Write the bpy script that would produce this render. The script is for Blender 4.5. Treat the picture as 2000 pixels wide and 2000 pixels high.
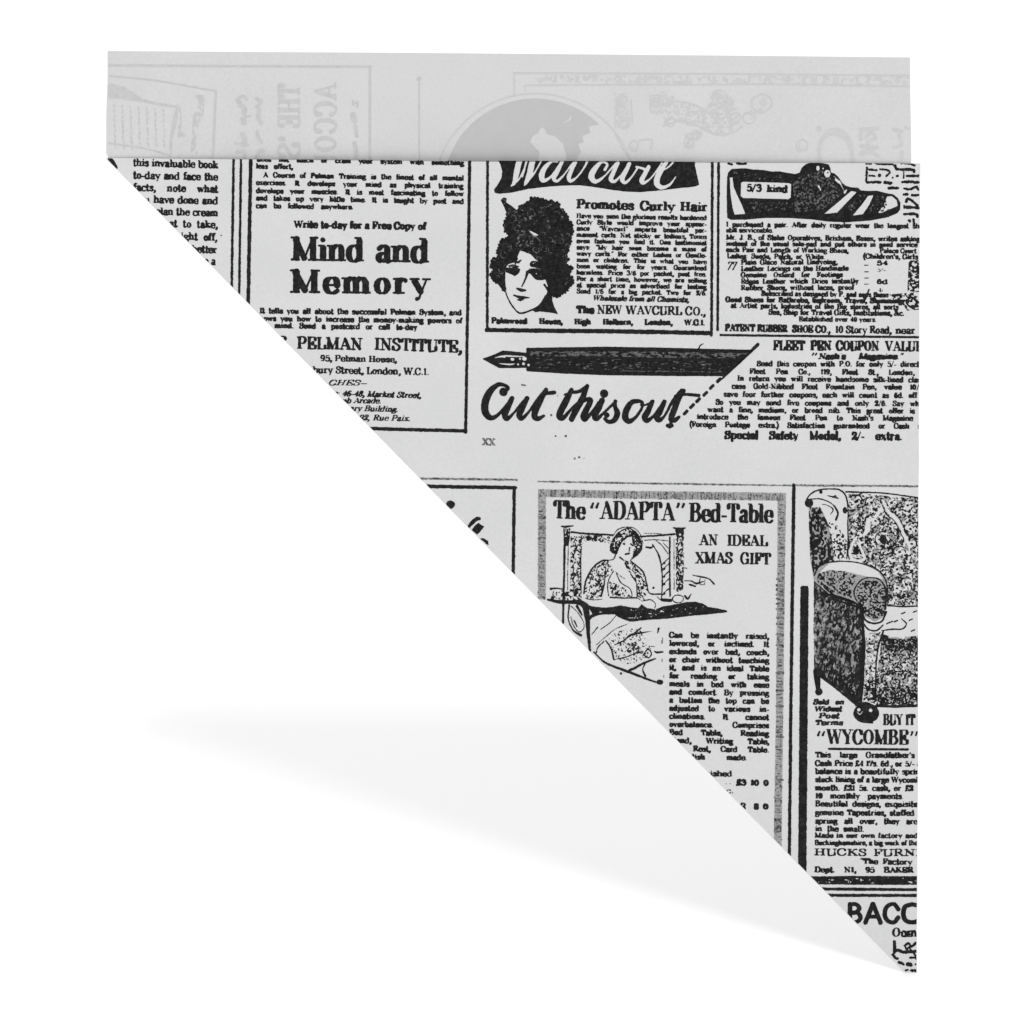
import bpy, math
import numpy as np

for o in list(bpy.data.objects):
    bpy.data.objects.remove(o)
SC = bpy.context.scene
COL = SC.collection

# ------------------------------------------------------------------ camera
PITCH = math.radians(16.6)
DIST = 5.0
FRAME = 0.30                      # metres seen across the frame at the cone
TIP_PX = 1899.5
kx = FRAME / 2000.0
F = np.array([0, math.cos(PITCH), -math.sin(PITCH)])
U = np.array([0, math.sin(PITCH), math.cos(PITCH)])
R = np.array([1.0, 0, 0])
# height of the view centre so that the cone's tip touches the floor (z = 0)
_v = (TIP_PX - 1000) * kx / DIST
_d = F - U * _v
ZC = -(DIST * math.sin(PITCH) + _d[2] * (DIST * math.cos(PITCH) / _d[1]))
CAM = np.array([0, -DIST * math.cos(PITCH), ZC + DIST * math.sin(PITCH)])
cam = bpy.data.cameras.new('camera')
cam.sensor_width = 36
cam.lens = 36 * DIST / FRAME
cam.clip_start = 0.1
cam.clip_end = 500
camo = bpy.data.objects.new('camera', cam)
COL.objects.link(camo)
camo.location = CAM
camo.rotation_euler = (math.pi / 2 - PITCH, 0, 0)
SC.camera = camo

# ------------------------------------------------------------------ world, lamp, exposure
w = bpy.data.worlds.new("World")
SC.world = w
w.use_nodes = True
bg = w.node_tree.nodes['Background']
bg.inputs[0].default_value = (1.0, 1.0, 1.0, 1)
bg.inputs[1].default_value = 1.015
la = bpy.data.lights.new('softbox', 'AREA')
la.shape = 'DISK'
la.size = 1.15
la.energy = 190.0
lo = bpy.data.objects.new('softbox', la)
COL.objects.link(lo)
EL = math.radians(46.5)
LD = 8.0
lo.location = (0.13, -LD * math.cos(EL), 0.12 + LD * math.sin(EL))
lo.rotation_euler = (math.pi / 2 - EL, 0, 0)
SC.view_settings.view_transform = 'Standard'
SC.view_settings.look = 'None'
SC.view_settings.exposure = 0.0
SC.view_settings.gamma = 1.0
SC.view_settings.use_curve_mapping = False


def plane_pt(px, py):
    """photograph pixel -> (x, z) on the cone's upright plane y = 0"""
    u = (np.asarray(px, float) - 1000) * kx / DIST
    v = (np.asarray(py, float) - 1000) * kx / DIST
    dy = F[1] - U[1] * v
    t = (DIST * math.cos(PITCH)) / dy
    return t * u, CAM[2] + t * (F[2] - U[2] * v)


# ------------------------------------------------------------------ materials
def new_mat(name):
    m = bpy.data.materials.new(name)
    m.use_nodes = True
    nt = m.node_tree
    b = nt.nodes['Principled BSDF']
    return m, nt, b


def paper_mat(name, col, col2, bump):
    m, nt, b = new_mat(name)
    tc = nt.nodes.new('ShaderNodeTexCoord')
    n1 = nt.nodes.new('ShaderNodeTexNoise')
    n1.inputs['Scale'].default_value = 38
    n1.inputs['Detail'].default_value = 5
    n1.inputs['Roughness'].default_value = 0.55
    n2 = nt.nodes.new('ShaderNodeTexNoise')
    n2.inputs['Scale'].default_value = 1500
    n2.inputs['Detail'].default_value = 3
    nt.links.new(tc.outputs['Object'], n1.inputs['Vector'])
    nt.links.new(tc.outputs['Object'], n2.inputs['Vector'])
    rp = nt.nodes.new('ShaderNodeValToRGB')
    rp.color_ramp.elements[0].position = 0.3
    rp.color_ramp.elements[0].color = (*col, 1)
    rp.color_ramp.elements[1].position = 0.7
    rp.color_ramp.elements[1].color = (*col2, 1)
    nt.links.new(n1.outputs['Fac'], rp.inputs['Fac'])
    mx = nt.nodes.new('ShaderNodeMix')
    mx.data_type = 'RGBA'
    mx.blend_type = 'OVERLAY'
    mx.inputs['Factor'].default_value = 0.10
    nt.links.new(rp.outputs['Color'], mx.inputs['A'])
    nt.links.new(n2.outputs['Fac'], mx.inputs['B'])
    nt.links.new(mx.outputs['Result'], b.inputs['Base Color'])
    bp = nt.nodes.new('ShaderNodeBump')
    bp.inputs['Strength'].default_value = bump
    bp.inputs['Distance'].default_value = 0.0002
    nt.links.new(n2.outputs['Fac'], bp.inputs['Height'])
    nt.links.new(bp.outputs['Normal'], b.inputs['Normal'])
    b.inputs['Roughness'].default_value = 0.62
    b.inputs['Specular IOR Level'].default_value = 0.25
    return m


def ink_mat(name, dark, light, lo_, hi_, scale=900):
    m, nt, b = new_mat(name)
    tc = nt.nodes.new('ShaderNodeTexCoord')
    n = nt.nodes.new('ShaderNodeTexNoise')
    n.inputs['Scale'].default_value = scale
    n.inputs['Detail'].default_value = 4
    n.inputs['Roughness'].default_value = 0.65
    nt.links.new(tc.outputs['Object'], n.inputs['Vector'])
    rp = nt.nodes.new('ShaderNodeValToRGB')
    rp.color_ramp.elements[0].position = lo_
    rp.color_ramp.elements[0].color = (*dark, 1)
    rp.color_ramp.elements[1].position = hi_
    rp.color_ramp.elements[1].color = (*light, 1)
    nt.links.new(n.outputs['Fac'], rp.inputs['Fac'])
    nt.links.new(rp.outputs['Color'], b.inputs['Base Color'])
    b.inputs['Roughness'].default_value = 0.7
    b.inputs['Specular IOR Level'].default_value = 0.12
    return m


M_FRONT = paper_mat('newsprint_paper', (0.515, 0.52, 0.518), (0.552, 0.552, 0.552), 0.12)
M_BACK = paper_mat('newsprint_paper_inside', (0.500, 0.504, 0.501), (0.530, 0.530, 0.530), 0.12)
M_INK = ink_mat('black_ink', (0.006, 0.006, 0.0064), (0.028, 0.028, 0.028), 0.45, 0.8)
M_SIDE = ink_mat('engraved_grey_ink', (0.012, 0.012, 0.012), (0.34, 0.34, 0.34), 0.40, 0.66, 620)
M_GREY = ink_mat('worn_ink', (0.02, 0.02, 0.02), (0.30, 0.30, 0.30), 0.38, 0.66, 1300)
M_GHOST = ink_mat('ink_showing_through', (0.420, 0.424, 0.422), (0.485, 0.485, 0.485), 0.35, 0.75, 500)
M_DISC = ink_mat('solid_ink_showing_through', (0.405, 0.405, 0.405), (0.425, 0.425, 0.425), 0.3, 0.7, 300)
M_GHOST2 = ink_mat('faint_ink_showing_through', (0.452, 0.455, 0.453), (0.495, 0.495, 0.495), 0.35, 0.75, 500)
M_TINT = ink_mat('screened_grey_ink', (0.17, 0.17, 0.17), (0.36, 0.36, 0.36), 0.3, 0.7, 1800)
M_DTINT = ink_mat('dark_screened_ink', (0.02, 0.02, 0.02), (0.16, 0.16, 0.16), 0.35, 0.7, 1600)
mf, ntf, bf = new_mat('white_seamless')
nn = ntf.nodes.new('ShaderNodeTexNoise')
nn.inputs['Scale'].default_value = 3
rr = ntf.nodes.new('ShaderNodeValToRGB')
rr.color_ramp.elements[0].color = (0.925, 0.925, 0.925, 1)
rr.color_ramp.elements[1].color = (0.935, 0.935, 0.935, 1)
ntf.links.new(nn.outputs['Fac'], rr.inputs['Fac'])
ntf.links.new(rr.outputs['Color'], bf.inputs['Base Color'])
bf.inputs['Roughness'].default_value = 0.9
bf.inputs['Specular IOR Level'].default_value = 0.0

# ------------------------------------------------------------------ floor
me = bpy.data.meshes.new('floor')
me.from_pydata([(-60, -60, 0), (60, -60, 0), (60, 60, 0), (-60, 60, 0)], [], [(0, 1, 2, 3)])
fl = bpy.data.objects.new('floor', me)
COL.objects.link(fl)
me.materials.append(mf)
fl['kind'] = 'structure'

# ------------------------------------------------------------------ the paper cone
tipx, _z = plane_pt(1779, TIP_PX)
ROOT = bpy.data.objects.new('paper_cone', None)
COL.objects.link(ROOT)
ROOT.location = (float(tipx), 0, 0.0)
ROOT.empty_display_size = 0.05
ROOT['label'] = 'flat triangular snack cone of grey newspaper-print paper standing on its point'
ROOT['category'] = 'paper cone'


def ftop(x):      # mouth edge of the front panel
    return np.interp(x, [200, 640, 1240, 1800], [308, 308.5, 311.5, 318.5])


def fleft(y):     # slanting folded edge
    return 206 + (np.asarray(y, float) - 308) * (1561.0 / 1591.0)


def fright(y):
    return np.interp(y, [300, 900, 1440, 1900], [1797.5, 1794.5, 1793, 1790.5])


def front_y(px, py):
    px = np.asarray(px, float)
    py = np.asarray(py, float)
    l = fleft(np.minimum(py, 1890))
    r = fright(py)
    u = np.clip((px - l) / np.maximum(r - l, 30), 0, 1)
    v = np.clip((1899 - py) / 1591.0, 0, 1)
    b = np.sin(np.pi * u) * (v ** 1.7) * 0.0013
    wv = 0.00015 * np.sin(px * 0.011 + py * 0.004) * np.sin(px * 0.003 - py * 0.009 + 1.0) * np.sin(np.pi * u)
    return -0.00030 - b + wv


def back_y(px, py):
    px = np.asarray(px, float)
    py = np.asarray(py, float)
    u = np.clip((px - 206) / 1572.0, 0, 1)
    v = np.clip((1899 - py) / 1800.0, 0, 1)
    return 0.00012 + 0.0006 * np.sin(np.pi * u) * v + 0.00006 * np.sin(px * 0.009 + 0.4) * np.sin(py * 0.02)


def to_local(px, py, y):
    x, z = plane_pt(px, py)
    return np.stack([x - tipx, y, z], -1)


def sheet(name, rows, m, yfun, nx, thick):
    """rows: list of (y(u) function, left, right); builds a thin two-sided sheet"""
    n = len(rows)
    V = []
    for side in (0, 1):
        for (yl, yr, xl, xr) in rows:
            u = np.linspace(0, 1, nx)
            px = xl + (xr - xl) * u
            py = np.asarray([yl + (yr - yl) * t for t in u]) if not callable(yl) else yl(px)
            V.append(to_local(px, py, yfun(px, py) + side * thick))
    V = np.concatenate(V)
    faces = []
    N = n * nx

    def q(a, b, c, d):
        faces.append((a, b, c, d))
    for j in range(n - 1):
        for i in range(nx - 1):
            a = j * nx + i
            q(a, a + nx, a + nx + 1, a + 1)
            q(N + a, N + a + 1, N + a + nx + 1, N + a + nx)
    ring = [i for i in range(nx)] + [j * nx + nx - 1 for j in range(1, n)] + \
           [(n - 1) * nx + i for i in range(nx - 2, -1, -1)] + [j * nx for j in range(n - 2, 0, -1)]
    for k in range(len(ring)):
        a, b = ring[k], ring[(k + 1) % len(ring)]
        q(a, b, N + b, N + a)
    me = bpy.data.meshes.new(name)
    me.from_pydata(V.tolist(), [], faces)
    me.materials.append(m)
    o = bpy.data.objects.new(name, me)
    COL.objects.link(o)
    o.parent = ROOT
    return o


NR = 110
rows = []
for j in range(NR):
    t = j / (NR - 1)
    yy = 308 + (1899.5 - 308) * t
    off = (1 - t)
    yl = yy
    yr = yy + 10.5 * off
    rows.append((yl, yr, float(fleft(yy)) + .35 * math.sin(yy * .031 + 1.3 * math.sin(yy * .011)), float(fright(yy)) + .4 * math.sin(yy * .023 + 2 * math.sin(yy * .007))))
# mouth edge droops slightly to the right, in the same bow as the photograph's
FRONT = sheet('front_panel', rows, M_FRONT, front_y, 90, 0.00009)
rows = []
for j in range(NR):
    t = j / (NR - 1)
    yy = 100 + (1897 - 100) * t
    xl = 210.5 - 4 * min(1, (yy - 100) / 200.0) if yy < 309 else float(fleft(yy)) + 1.0
    xr = np.interp(yy, [100, 320, 1000, 1899], [1777.5, 1780, 1781, 1781])
    rows.append((yy, yy + 12.5 * (1 - t), xl + (.5 * math.sin(yy * .05) if yy < 309 else 0), float(xr) + .4 * math.sin(yy * .03)))
BACK = sheet('back_panel', rows, M_BACK, back_y, 90, 0.00009)
# slight rounding where the sheet is folded along the slanting edge
SEG = 60
V, FC = [], []
for k in range(SEG + 1):
    t = k / SEG
    py = 309 + (1897 - 309) * t
    px = float(fleft(py))
    c = to_local(px, py, 0.0)
    yf = float(front_y(px, py))
    yb = float(back_y(px, py)) + 0.00009
    cy, ry = (yf + yb) / 2, (yb - yf) / 2
    for a in range(9):
        an = math.pi * a / 8
        d = math.sin(an) * 0.00022
        V.append((c[0] + 0.00012 - d * 0.7, cy - ry * math.cos(an), c[2] - d * 0.7 + 0.00005))
for k in range(SEG):
    for a in range(8):
        i = k * 9 + a
        FC.append((i, i + 1, i + 10, i + 9))
me = bpy.data.meshes.new('folded_edge')
me.from_pydata(V, [], FC)
me.materials.append(M_FRONT)
fe = bpy.data.objects.new('folded_edge', me)
COL.objects.link(fe)
fe.parent = ROOT

# ------------------------------------------------------------------ ink: outlines are drawn as signed fields and turned into flat meshes
rng = np.random.default_rng(7)


def vnoise(X, Y, sx, sy, seed):
    r = np.random.default_rng(seed)
    T = r.random((257, 257))
    x = X / sx
    y = Y / sy
    xi = np.floor(x).astype(int)
    yi = np.floor(y).astype(int)
    fx = x - xi
    fy = y - yi
    fx = fx * fx * (3 - 2 * fx)
    fy = fy * fy * (3 - 2 * fy)
    xi %= 256
    yi %= 256
    return (T[yi, xi] * (1 - fx) + T[yi, xi + 1] * fx) * (1 - fy) + (T[yi + 1, xi] * (1 - fx) + T[yi + 1, xi + 1] * fx) * fy


def smooth(pts, n=6, closed=False):
    P = [np.array(p, float) for p in pts]
    if len(P) < 3:
        return np.array(P)
    if closed:
        Q = [P[-1]] + P + [P[0], P[1]]
    else:
        Q = [2 * P[0] - P[1]] + P + [2 * P[-1] - P[-2]]
    out = []
    for i in range(1, len(Q) - 2):
        a, b, c, d = Q[i - 1], Q[i], Q[i + 1], Q[i + 2]
        for k in range(n):
            t = k / n
            out.append(0.5 * (2 * b + (c - a) * t + (2 * a - 5 * b + 4 * c - d) * t * t + (3 * b - a - 3 * c + d) * t ** 3))
    out.append(Q[-2])
    return np.array(out)


PARTS = 0


class Ink:
    def __init__(s, x0, y0, x1, y1, z=None, res=1.0):
        s.x0, s.y0, s.res = x0, y0, res
        s.w = int(math.ceil((x1 - x0) / res)) + 1
        s.h = int(math.ceil((y1 - y0) / res)) + 1
        s.F = np.full((s.h, s.w), -6.0, np.float32)
        s.z = z                               # (ox, oy, scale) of a local drawing frame
        s.rough = 0.35

    def frame(s, ox, oy, k):
        s.z = (ox, oy, k)

    def tr(s, pts):
        p = np.array(pts, float)
        if s.z:
            ox, oy, k = s.z
            p = p.copy()
            p[:, 0] = ox + p[:, 0] * k
            p[:, 1] = oy + p[:, 1] * k
        return p

    def win(s, a, b, c, d):
        i0 = max(0, int((a - s.x0) / s.res) - 1)
        i1 = min(s.w, int((c - s.x0) / s.res) + 3)
        j0 = max(0, int((b - s.y0) / s.res) - 1)
        j1 = min(s.h, int((d - s.y0) / s.res) + 3)
        if i1 <= i0 or j1 <= j0:
            return None
        X, Y = np.meshgrid(s.x0 + np.arange(i0, i1) * s.res, s.y0 + np.arange(j0, j1) * s.res)
        return (slice(j0, j1), slice(i0, i1)), X, Y

    def put(s, sl, f, cut=False):
        if cut:
            s.F[sl] = np.minimum(s.F[sl], -f)
        else:
            s.F[sl] = np.maximum(s.F[sl], f)

    def raw(s, P, W, cut=False):
        """P canvas points (n,2), W diameters (n)"""
        rm = W.max() / 2 + 2
        q = s.win(P[:, 0].min() - rm, P[:, 1].min() - rm, P[:, 0].max() + rm, P[:, 1].max() + rm)
        if q is None:
            return
        sl, X, Y = q
        f = np.full(X.shape, -9.0)
        if len(P) == 1:
            f = W[0] / 2 - np.hypot(X - P[0, 0], Y - P[0, 1])
            s.put(sl, f, cut)
            return
        for i in range(len(P) - 1):
            ax, ay = P[i]
            bx, by = P[i + 1]
            dx, dy = bx - ax, by - ay
            L = dx * dx + dy * dy
            if L < 1e-9:
                continue
            t = np.clip(((X - ax) * dx + (Y - ay) * dy) / L, 0, 1)
            d = (W[i] + (W[i + 1] - W[i]) * t) / 2 - np.hypot(X - ax - t * dx, Y - ay - t * dy)
            np.maximum(f, d, out=f)
        s.put(sl, f, cut)

    def st(s, pts, wd, cut=False, sm=True, closed=False):
        """brush stroke; wd one width or one per point"""
        k = s.z[2] if s.z else 1.0
        n = len(pts)
        W = np.array([wd] * n if np.isscalar(wd) else wd, float) * k
        P = s.tr(pts)
        if sm and n > 2:
            if closed:
                W = np.append(W, W[0])
            P2 = smooth(P, 6, closed)
            W = np.interp(np.linspace(0, len(W) - 1, len(P2)), range(len(W)), W)
            P = P2
        s.raw(P, W, cut)

    def st8(s, pts, wd, **k_):
        s.st(pts, [q * 1.13 for q in (wd if not np.isscalar(wd) else [wd] * len(pts))], **k_)

    def st9(s, pts, wd, **k_):
        s.st(pts, [q * 1.18 + 1.5 for q in (wd if not np.isscalar(wd) else [wd] * len(pts))], **k_)

    def dot(s, x, y, r, cut=False, ry=None):
        P = s.tr([(x, y)])
        k = s.z[2] if s.z else 1.0
        r1 = r * k
        r2 = (ry or r) * k
        q = s.win(P[0, 0] - r1 - 2, P[0, 1] - r2 - 2, P[0, 0] + r1 + 2, P[0, 1] + r2 + 2)
        if q is None:
            return
        sl, X, Y = q
        d = (1 - np.sqrt(((X - P[0, 0]) / r1) ** 2 + ((Y - P[0, 1]) / r2) ** 2)) * min(r1, r2)
        s.put(sl, d, cut)

    def polyf(s, pts, sm=False):
        P = s.tr(pts)
        if sm:
            P = smooth(P, 5, True)[:-1]
        q = s.win(P[:, 0].min() - 2, P[:, 1].min() - 2, P[:, 0].max() + 2, P[:, 1].max() + 2)
        if q is None:
            return None
        sl, X, Y = q
        D = np.full(X.shape, 1e9)
        ins = np.zeros(X.shape, bool)
        n = len(P)
        for i in range(n):
            ax, ay = P[i]
            bx, by = P[(i + 1) % n]
            dx, dy = bx - ax, by - ay
            L = dx * dx + dy * dy
            if L < 1e-9:
                continue
            t = np.clip(((X - ax) * dx + (Y - ay) * dy) / L, 0, 1)
            np.minimum(D, (X - ax - t * dx) ** 2 + (Y - ay - t * dy) ** 2, out=D)
            if dy != 0:
                c = ((ay > Y) != (by > Y)) & (X < dx * (Y - ay) / dy + ax)
                ins ^= c
        D = np.sqrt(D)
        return sl, np.where(ins, D, -D), X, Y

    def poly(s, pts, cut=False, sm=False):
        q = s.polyf(pts, sm)
        if q:
            s.put(q[0], np.clip(q[1], -6, 6), cut)

    def tone(s, pts, dens, sx=4.0, sy=None, seed=1, sm=False, cut=False, rot=0.0):
        """mottled engraving tone: blotches covering a share `dens` of the area"""
        q = s.polyf(pts, sm)
        if not q:
            return
        sl, f, X, Y = q
        sy = sy or sx
        c_, s_ = math.cos(rot), math.sin(rot)
        Xr, Yr = X * c_ + Y * s_, -X * s_ + Y * c_
        n = 0.65 * vnoise(Xr, Yr, sx, sy, seed) + 0.35 * vnoise(Xr + 31, Yr + 17, sx * .55, sy * .55, seed + 50)
        ins = f > 0
        if ins.sum() < 4:
            return
        th = np.quantile(n[ins], 1 - dens)
        g = (n - th) * min(sx, sy) * 2.2
        s.put(sl, np.clip(np.minimum(f, g), -6, 6), cut)

    def line(s, x0, y0, x1, y1, wd, cut=False):
        s.raw(np.array([[x0, y0], [x1, y1]], float), np.array([wd, wd], float), cut)

    def clip_poly(s, pts):
        q = s.polyf(pts)
        G = np.full(s.F.shape, -6.0, np.float32)
        if q:
            G[q[0]] = np.clip(q[1], -6, 6)
        s.F = np.minimum(s.F, G)

    def build(s, name, mat, parent, side='front', label=None, kind=None):
        global PARTS
        if parent is BACK:
            side = 'back'
        PARTS += 1
        X, Y = np.meshgrid(s.x0 + np.arange(s.w) * s.res, s.y0 + np.arange(s.h) * s.res)
        Fd = s.F + s.rough * (vnoise(X, Y, 2.1, 2.1, 11 + PARTS) - 0.5) * 2 + s.rough * 0.6 * (vnoise(X, Y, 7, 7, 90 + PARTS) - 0.5) * 2
        if side == 'front':
            Fd = np.minimum(Fd, (X - fleft(Y)) * 0.7 - 0.8)
            Fd = np.minimum(Fd, fright(Y) - X - 0.8)
            Fd = np.minimum(Fd, Y - ftop(X) - 0.6)
            Fd = np.minimum(Fd, 1898.5 - Y)
        else:
            Fd = np.minimum(Fd, X - 212)
            Fd = np.minimum(Fd, np.interp(Y, [100, 320], [1776, 1778.5]) - X)
        Fd[0, :] = Fd[-1, :] = -1
        Fd[:, 0] = Fd[:, -1] = -1
        Fd = Fd + 1e-5
        ins = Fd > 0
        a, b, c, d = ins[:-1, :-1], ins[:-1, 1:], ins[1:, 1:], ins[1:, :-1]
        code = a * 1 + b * 2 + c * 4 + d * 8
        fa, fb, fc, fd = Fd[:-1, :-1], Fd[:-1, 1:], Fd[1:, 1:], Fd[1:, :-1]
        tab = {1: [0, 4, 7], 2: [4, 1, 5], 3: [0, 1, 5, 7], 4: [5, 2, 6], 5: [0, 4, 5, 2, 6, 7], 6: [4, 1, 2, 6],
               7: [0, 1, 2, 6, 7], 8: [7, 6, 3], 9: [0, 4, 6, 3], 10: [4, 1, 5, 6, 3, 7], 11: [0, 1, 5, 6, 3],
               12: [7, 5, 2, 3], 13: [0, 4, 5, 2, 3], 14: [4, 1, 2, 3, 7]}
        VX, VY, CNT = [], [], []
        for cs, pl in tab.items():
            J, I = np.nonzero(code == cs)
            if len(J) == 0:
                continue
            A, B, C_, D_ = fa[J, I], fb[J, I], fc[J, I], fd[J, I]

            def cr(p, q_):
                den = p - q_
                den = np.where(np.abs(den) < 1e-9, 1e-9, den)
                return np.clip(p / den, 0.02, 0.98)
            xs = {0: I + 0.0, 1: I + 1.0, 2: I + 1.0, 3: I + 0.0, 4: I + cr(A, B), 5: I + 1.0, 6: I + cr(D_, C_), 7: I + 0.0}
            ys = {0: J + 0.0, 1: J + 0.0, 2: J + 1.0, 3: J + 1.0, 4: J + 0.0, 5: J + cr(B, C_), 6: J + 1.0, 7: J + cr(A, D_)}
            VX.append(np.stack([xs[p] for p in pl], 1).ravel())
            VY.append(np.stack([ys[p] for p in pl], 1).ravel())
            CNT.append(np.full(len(J), len(pl)))
        full = code == 15
        pad = np.zeros((full.shape[0], 1), bool)
        g = np.concatenate([pad, full, pad], 1).astype(np.int8)
        dd = np.diff(g, axis=1)
        J0, I0 = np.nonzero(dd == 1)
        J1, I1 = np.nonzero(dd == -1)
        rx0, rx1, rj = [], [], []
        for j, i0, i1 in zip(J0.tolist(), I0.tolist(), I1.tolist()):
            while i0 < i1:
                e = min(i1, i0 + 14)
                rx0.append(i0)
                rx1.append(e)
                rj.append(j)
                i0 = e
        if rx0:
            rx0 = np.array(rx0, float)
            rx1 = np.array(rx1, float)
            rj = np.array(rj, float)
            VX.append(np.stack([rx0, rx1, rx1, rx0], 1).ravel())
            VY.append(np.stack([rj, rj, rj + 1, rj + 1], 1).ravel())
            CNT.append(np.full(len(rj), 4))
        if not VX:
            print('EMPTY', name)
            return None
        px = s.x0 + np.concatenate(VX) * s.res
        py = s.y0 + np.concatenate(VY) * s.res
        cnt = np.concatenate(CNT).astype(np.int32)
        lift = 0.000035 + 0.0000006 * (PARTS % 40)
        if side == 'front':
            V = to_local(px, py, front_y(px, py) - lift)
        else:
            V = to_local(px, py, back_y(px, py) - lift)
        me = bpy.data.meshes.new(name)
        nv = len(V)
        me.vertices.add(nv)
        me.vertices.foreach_set('co', V.astype(np.float32).ravel())
        me.loops.add(nv)
        # reversed winding so the ink faces the viewer
        starts = np.concatenate([[0], np.cumsum(cnt)[:-1]]).astype(np.int32)
        idx = np.arange(nv)
        rep = np.repeat(starts, cnt)
        ends = np.repeat(starts + cnt - 1, cnt)
        idx = ends - (idx - rep)
        me.loops.foreach_set('vertex_index', idx.astype(np.int32))
        me.polygons.add(len(cnt))
        me.polygons.foreach_set('loop_start', starts)
        me.update(calc_edges=True)
        me.materials.append(mat)
        o = bpy.data.objects.new(name, me)
        COL.objects.link(o)
        o.parent = parent
        if label:
            o['label'] = label
        if kind:
            o['kind'] = kind
        return o


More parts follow.
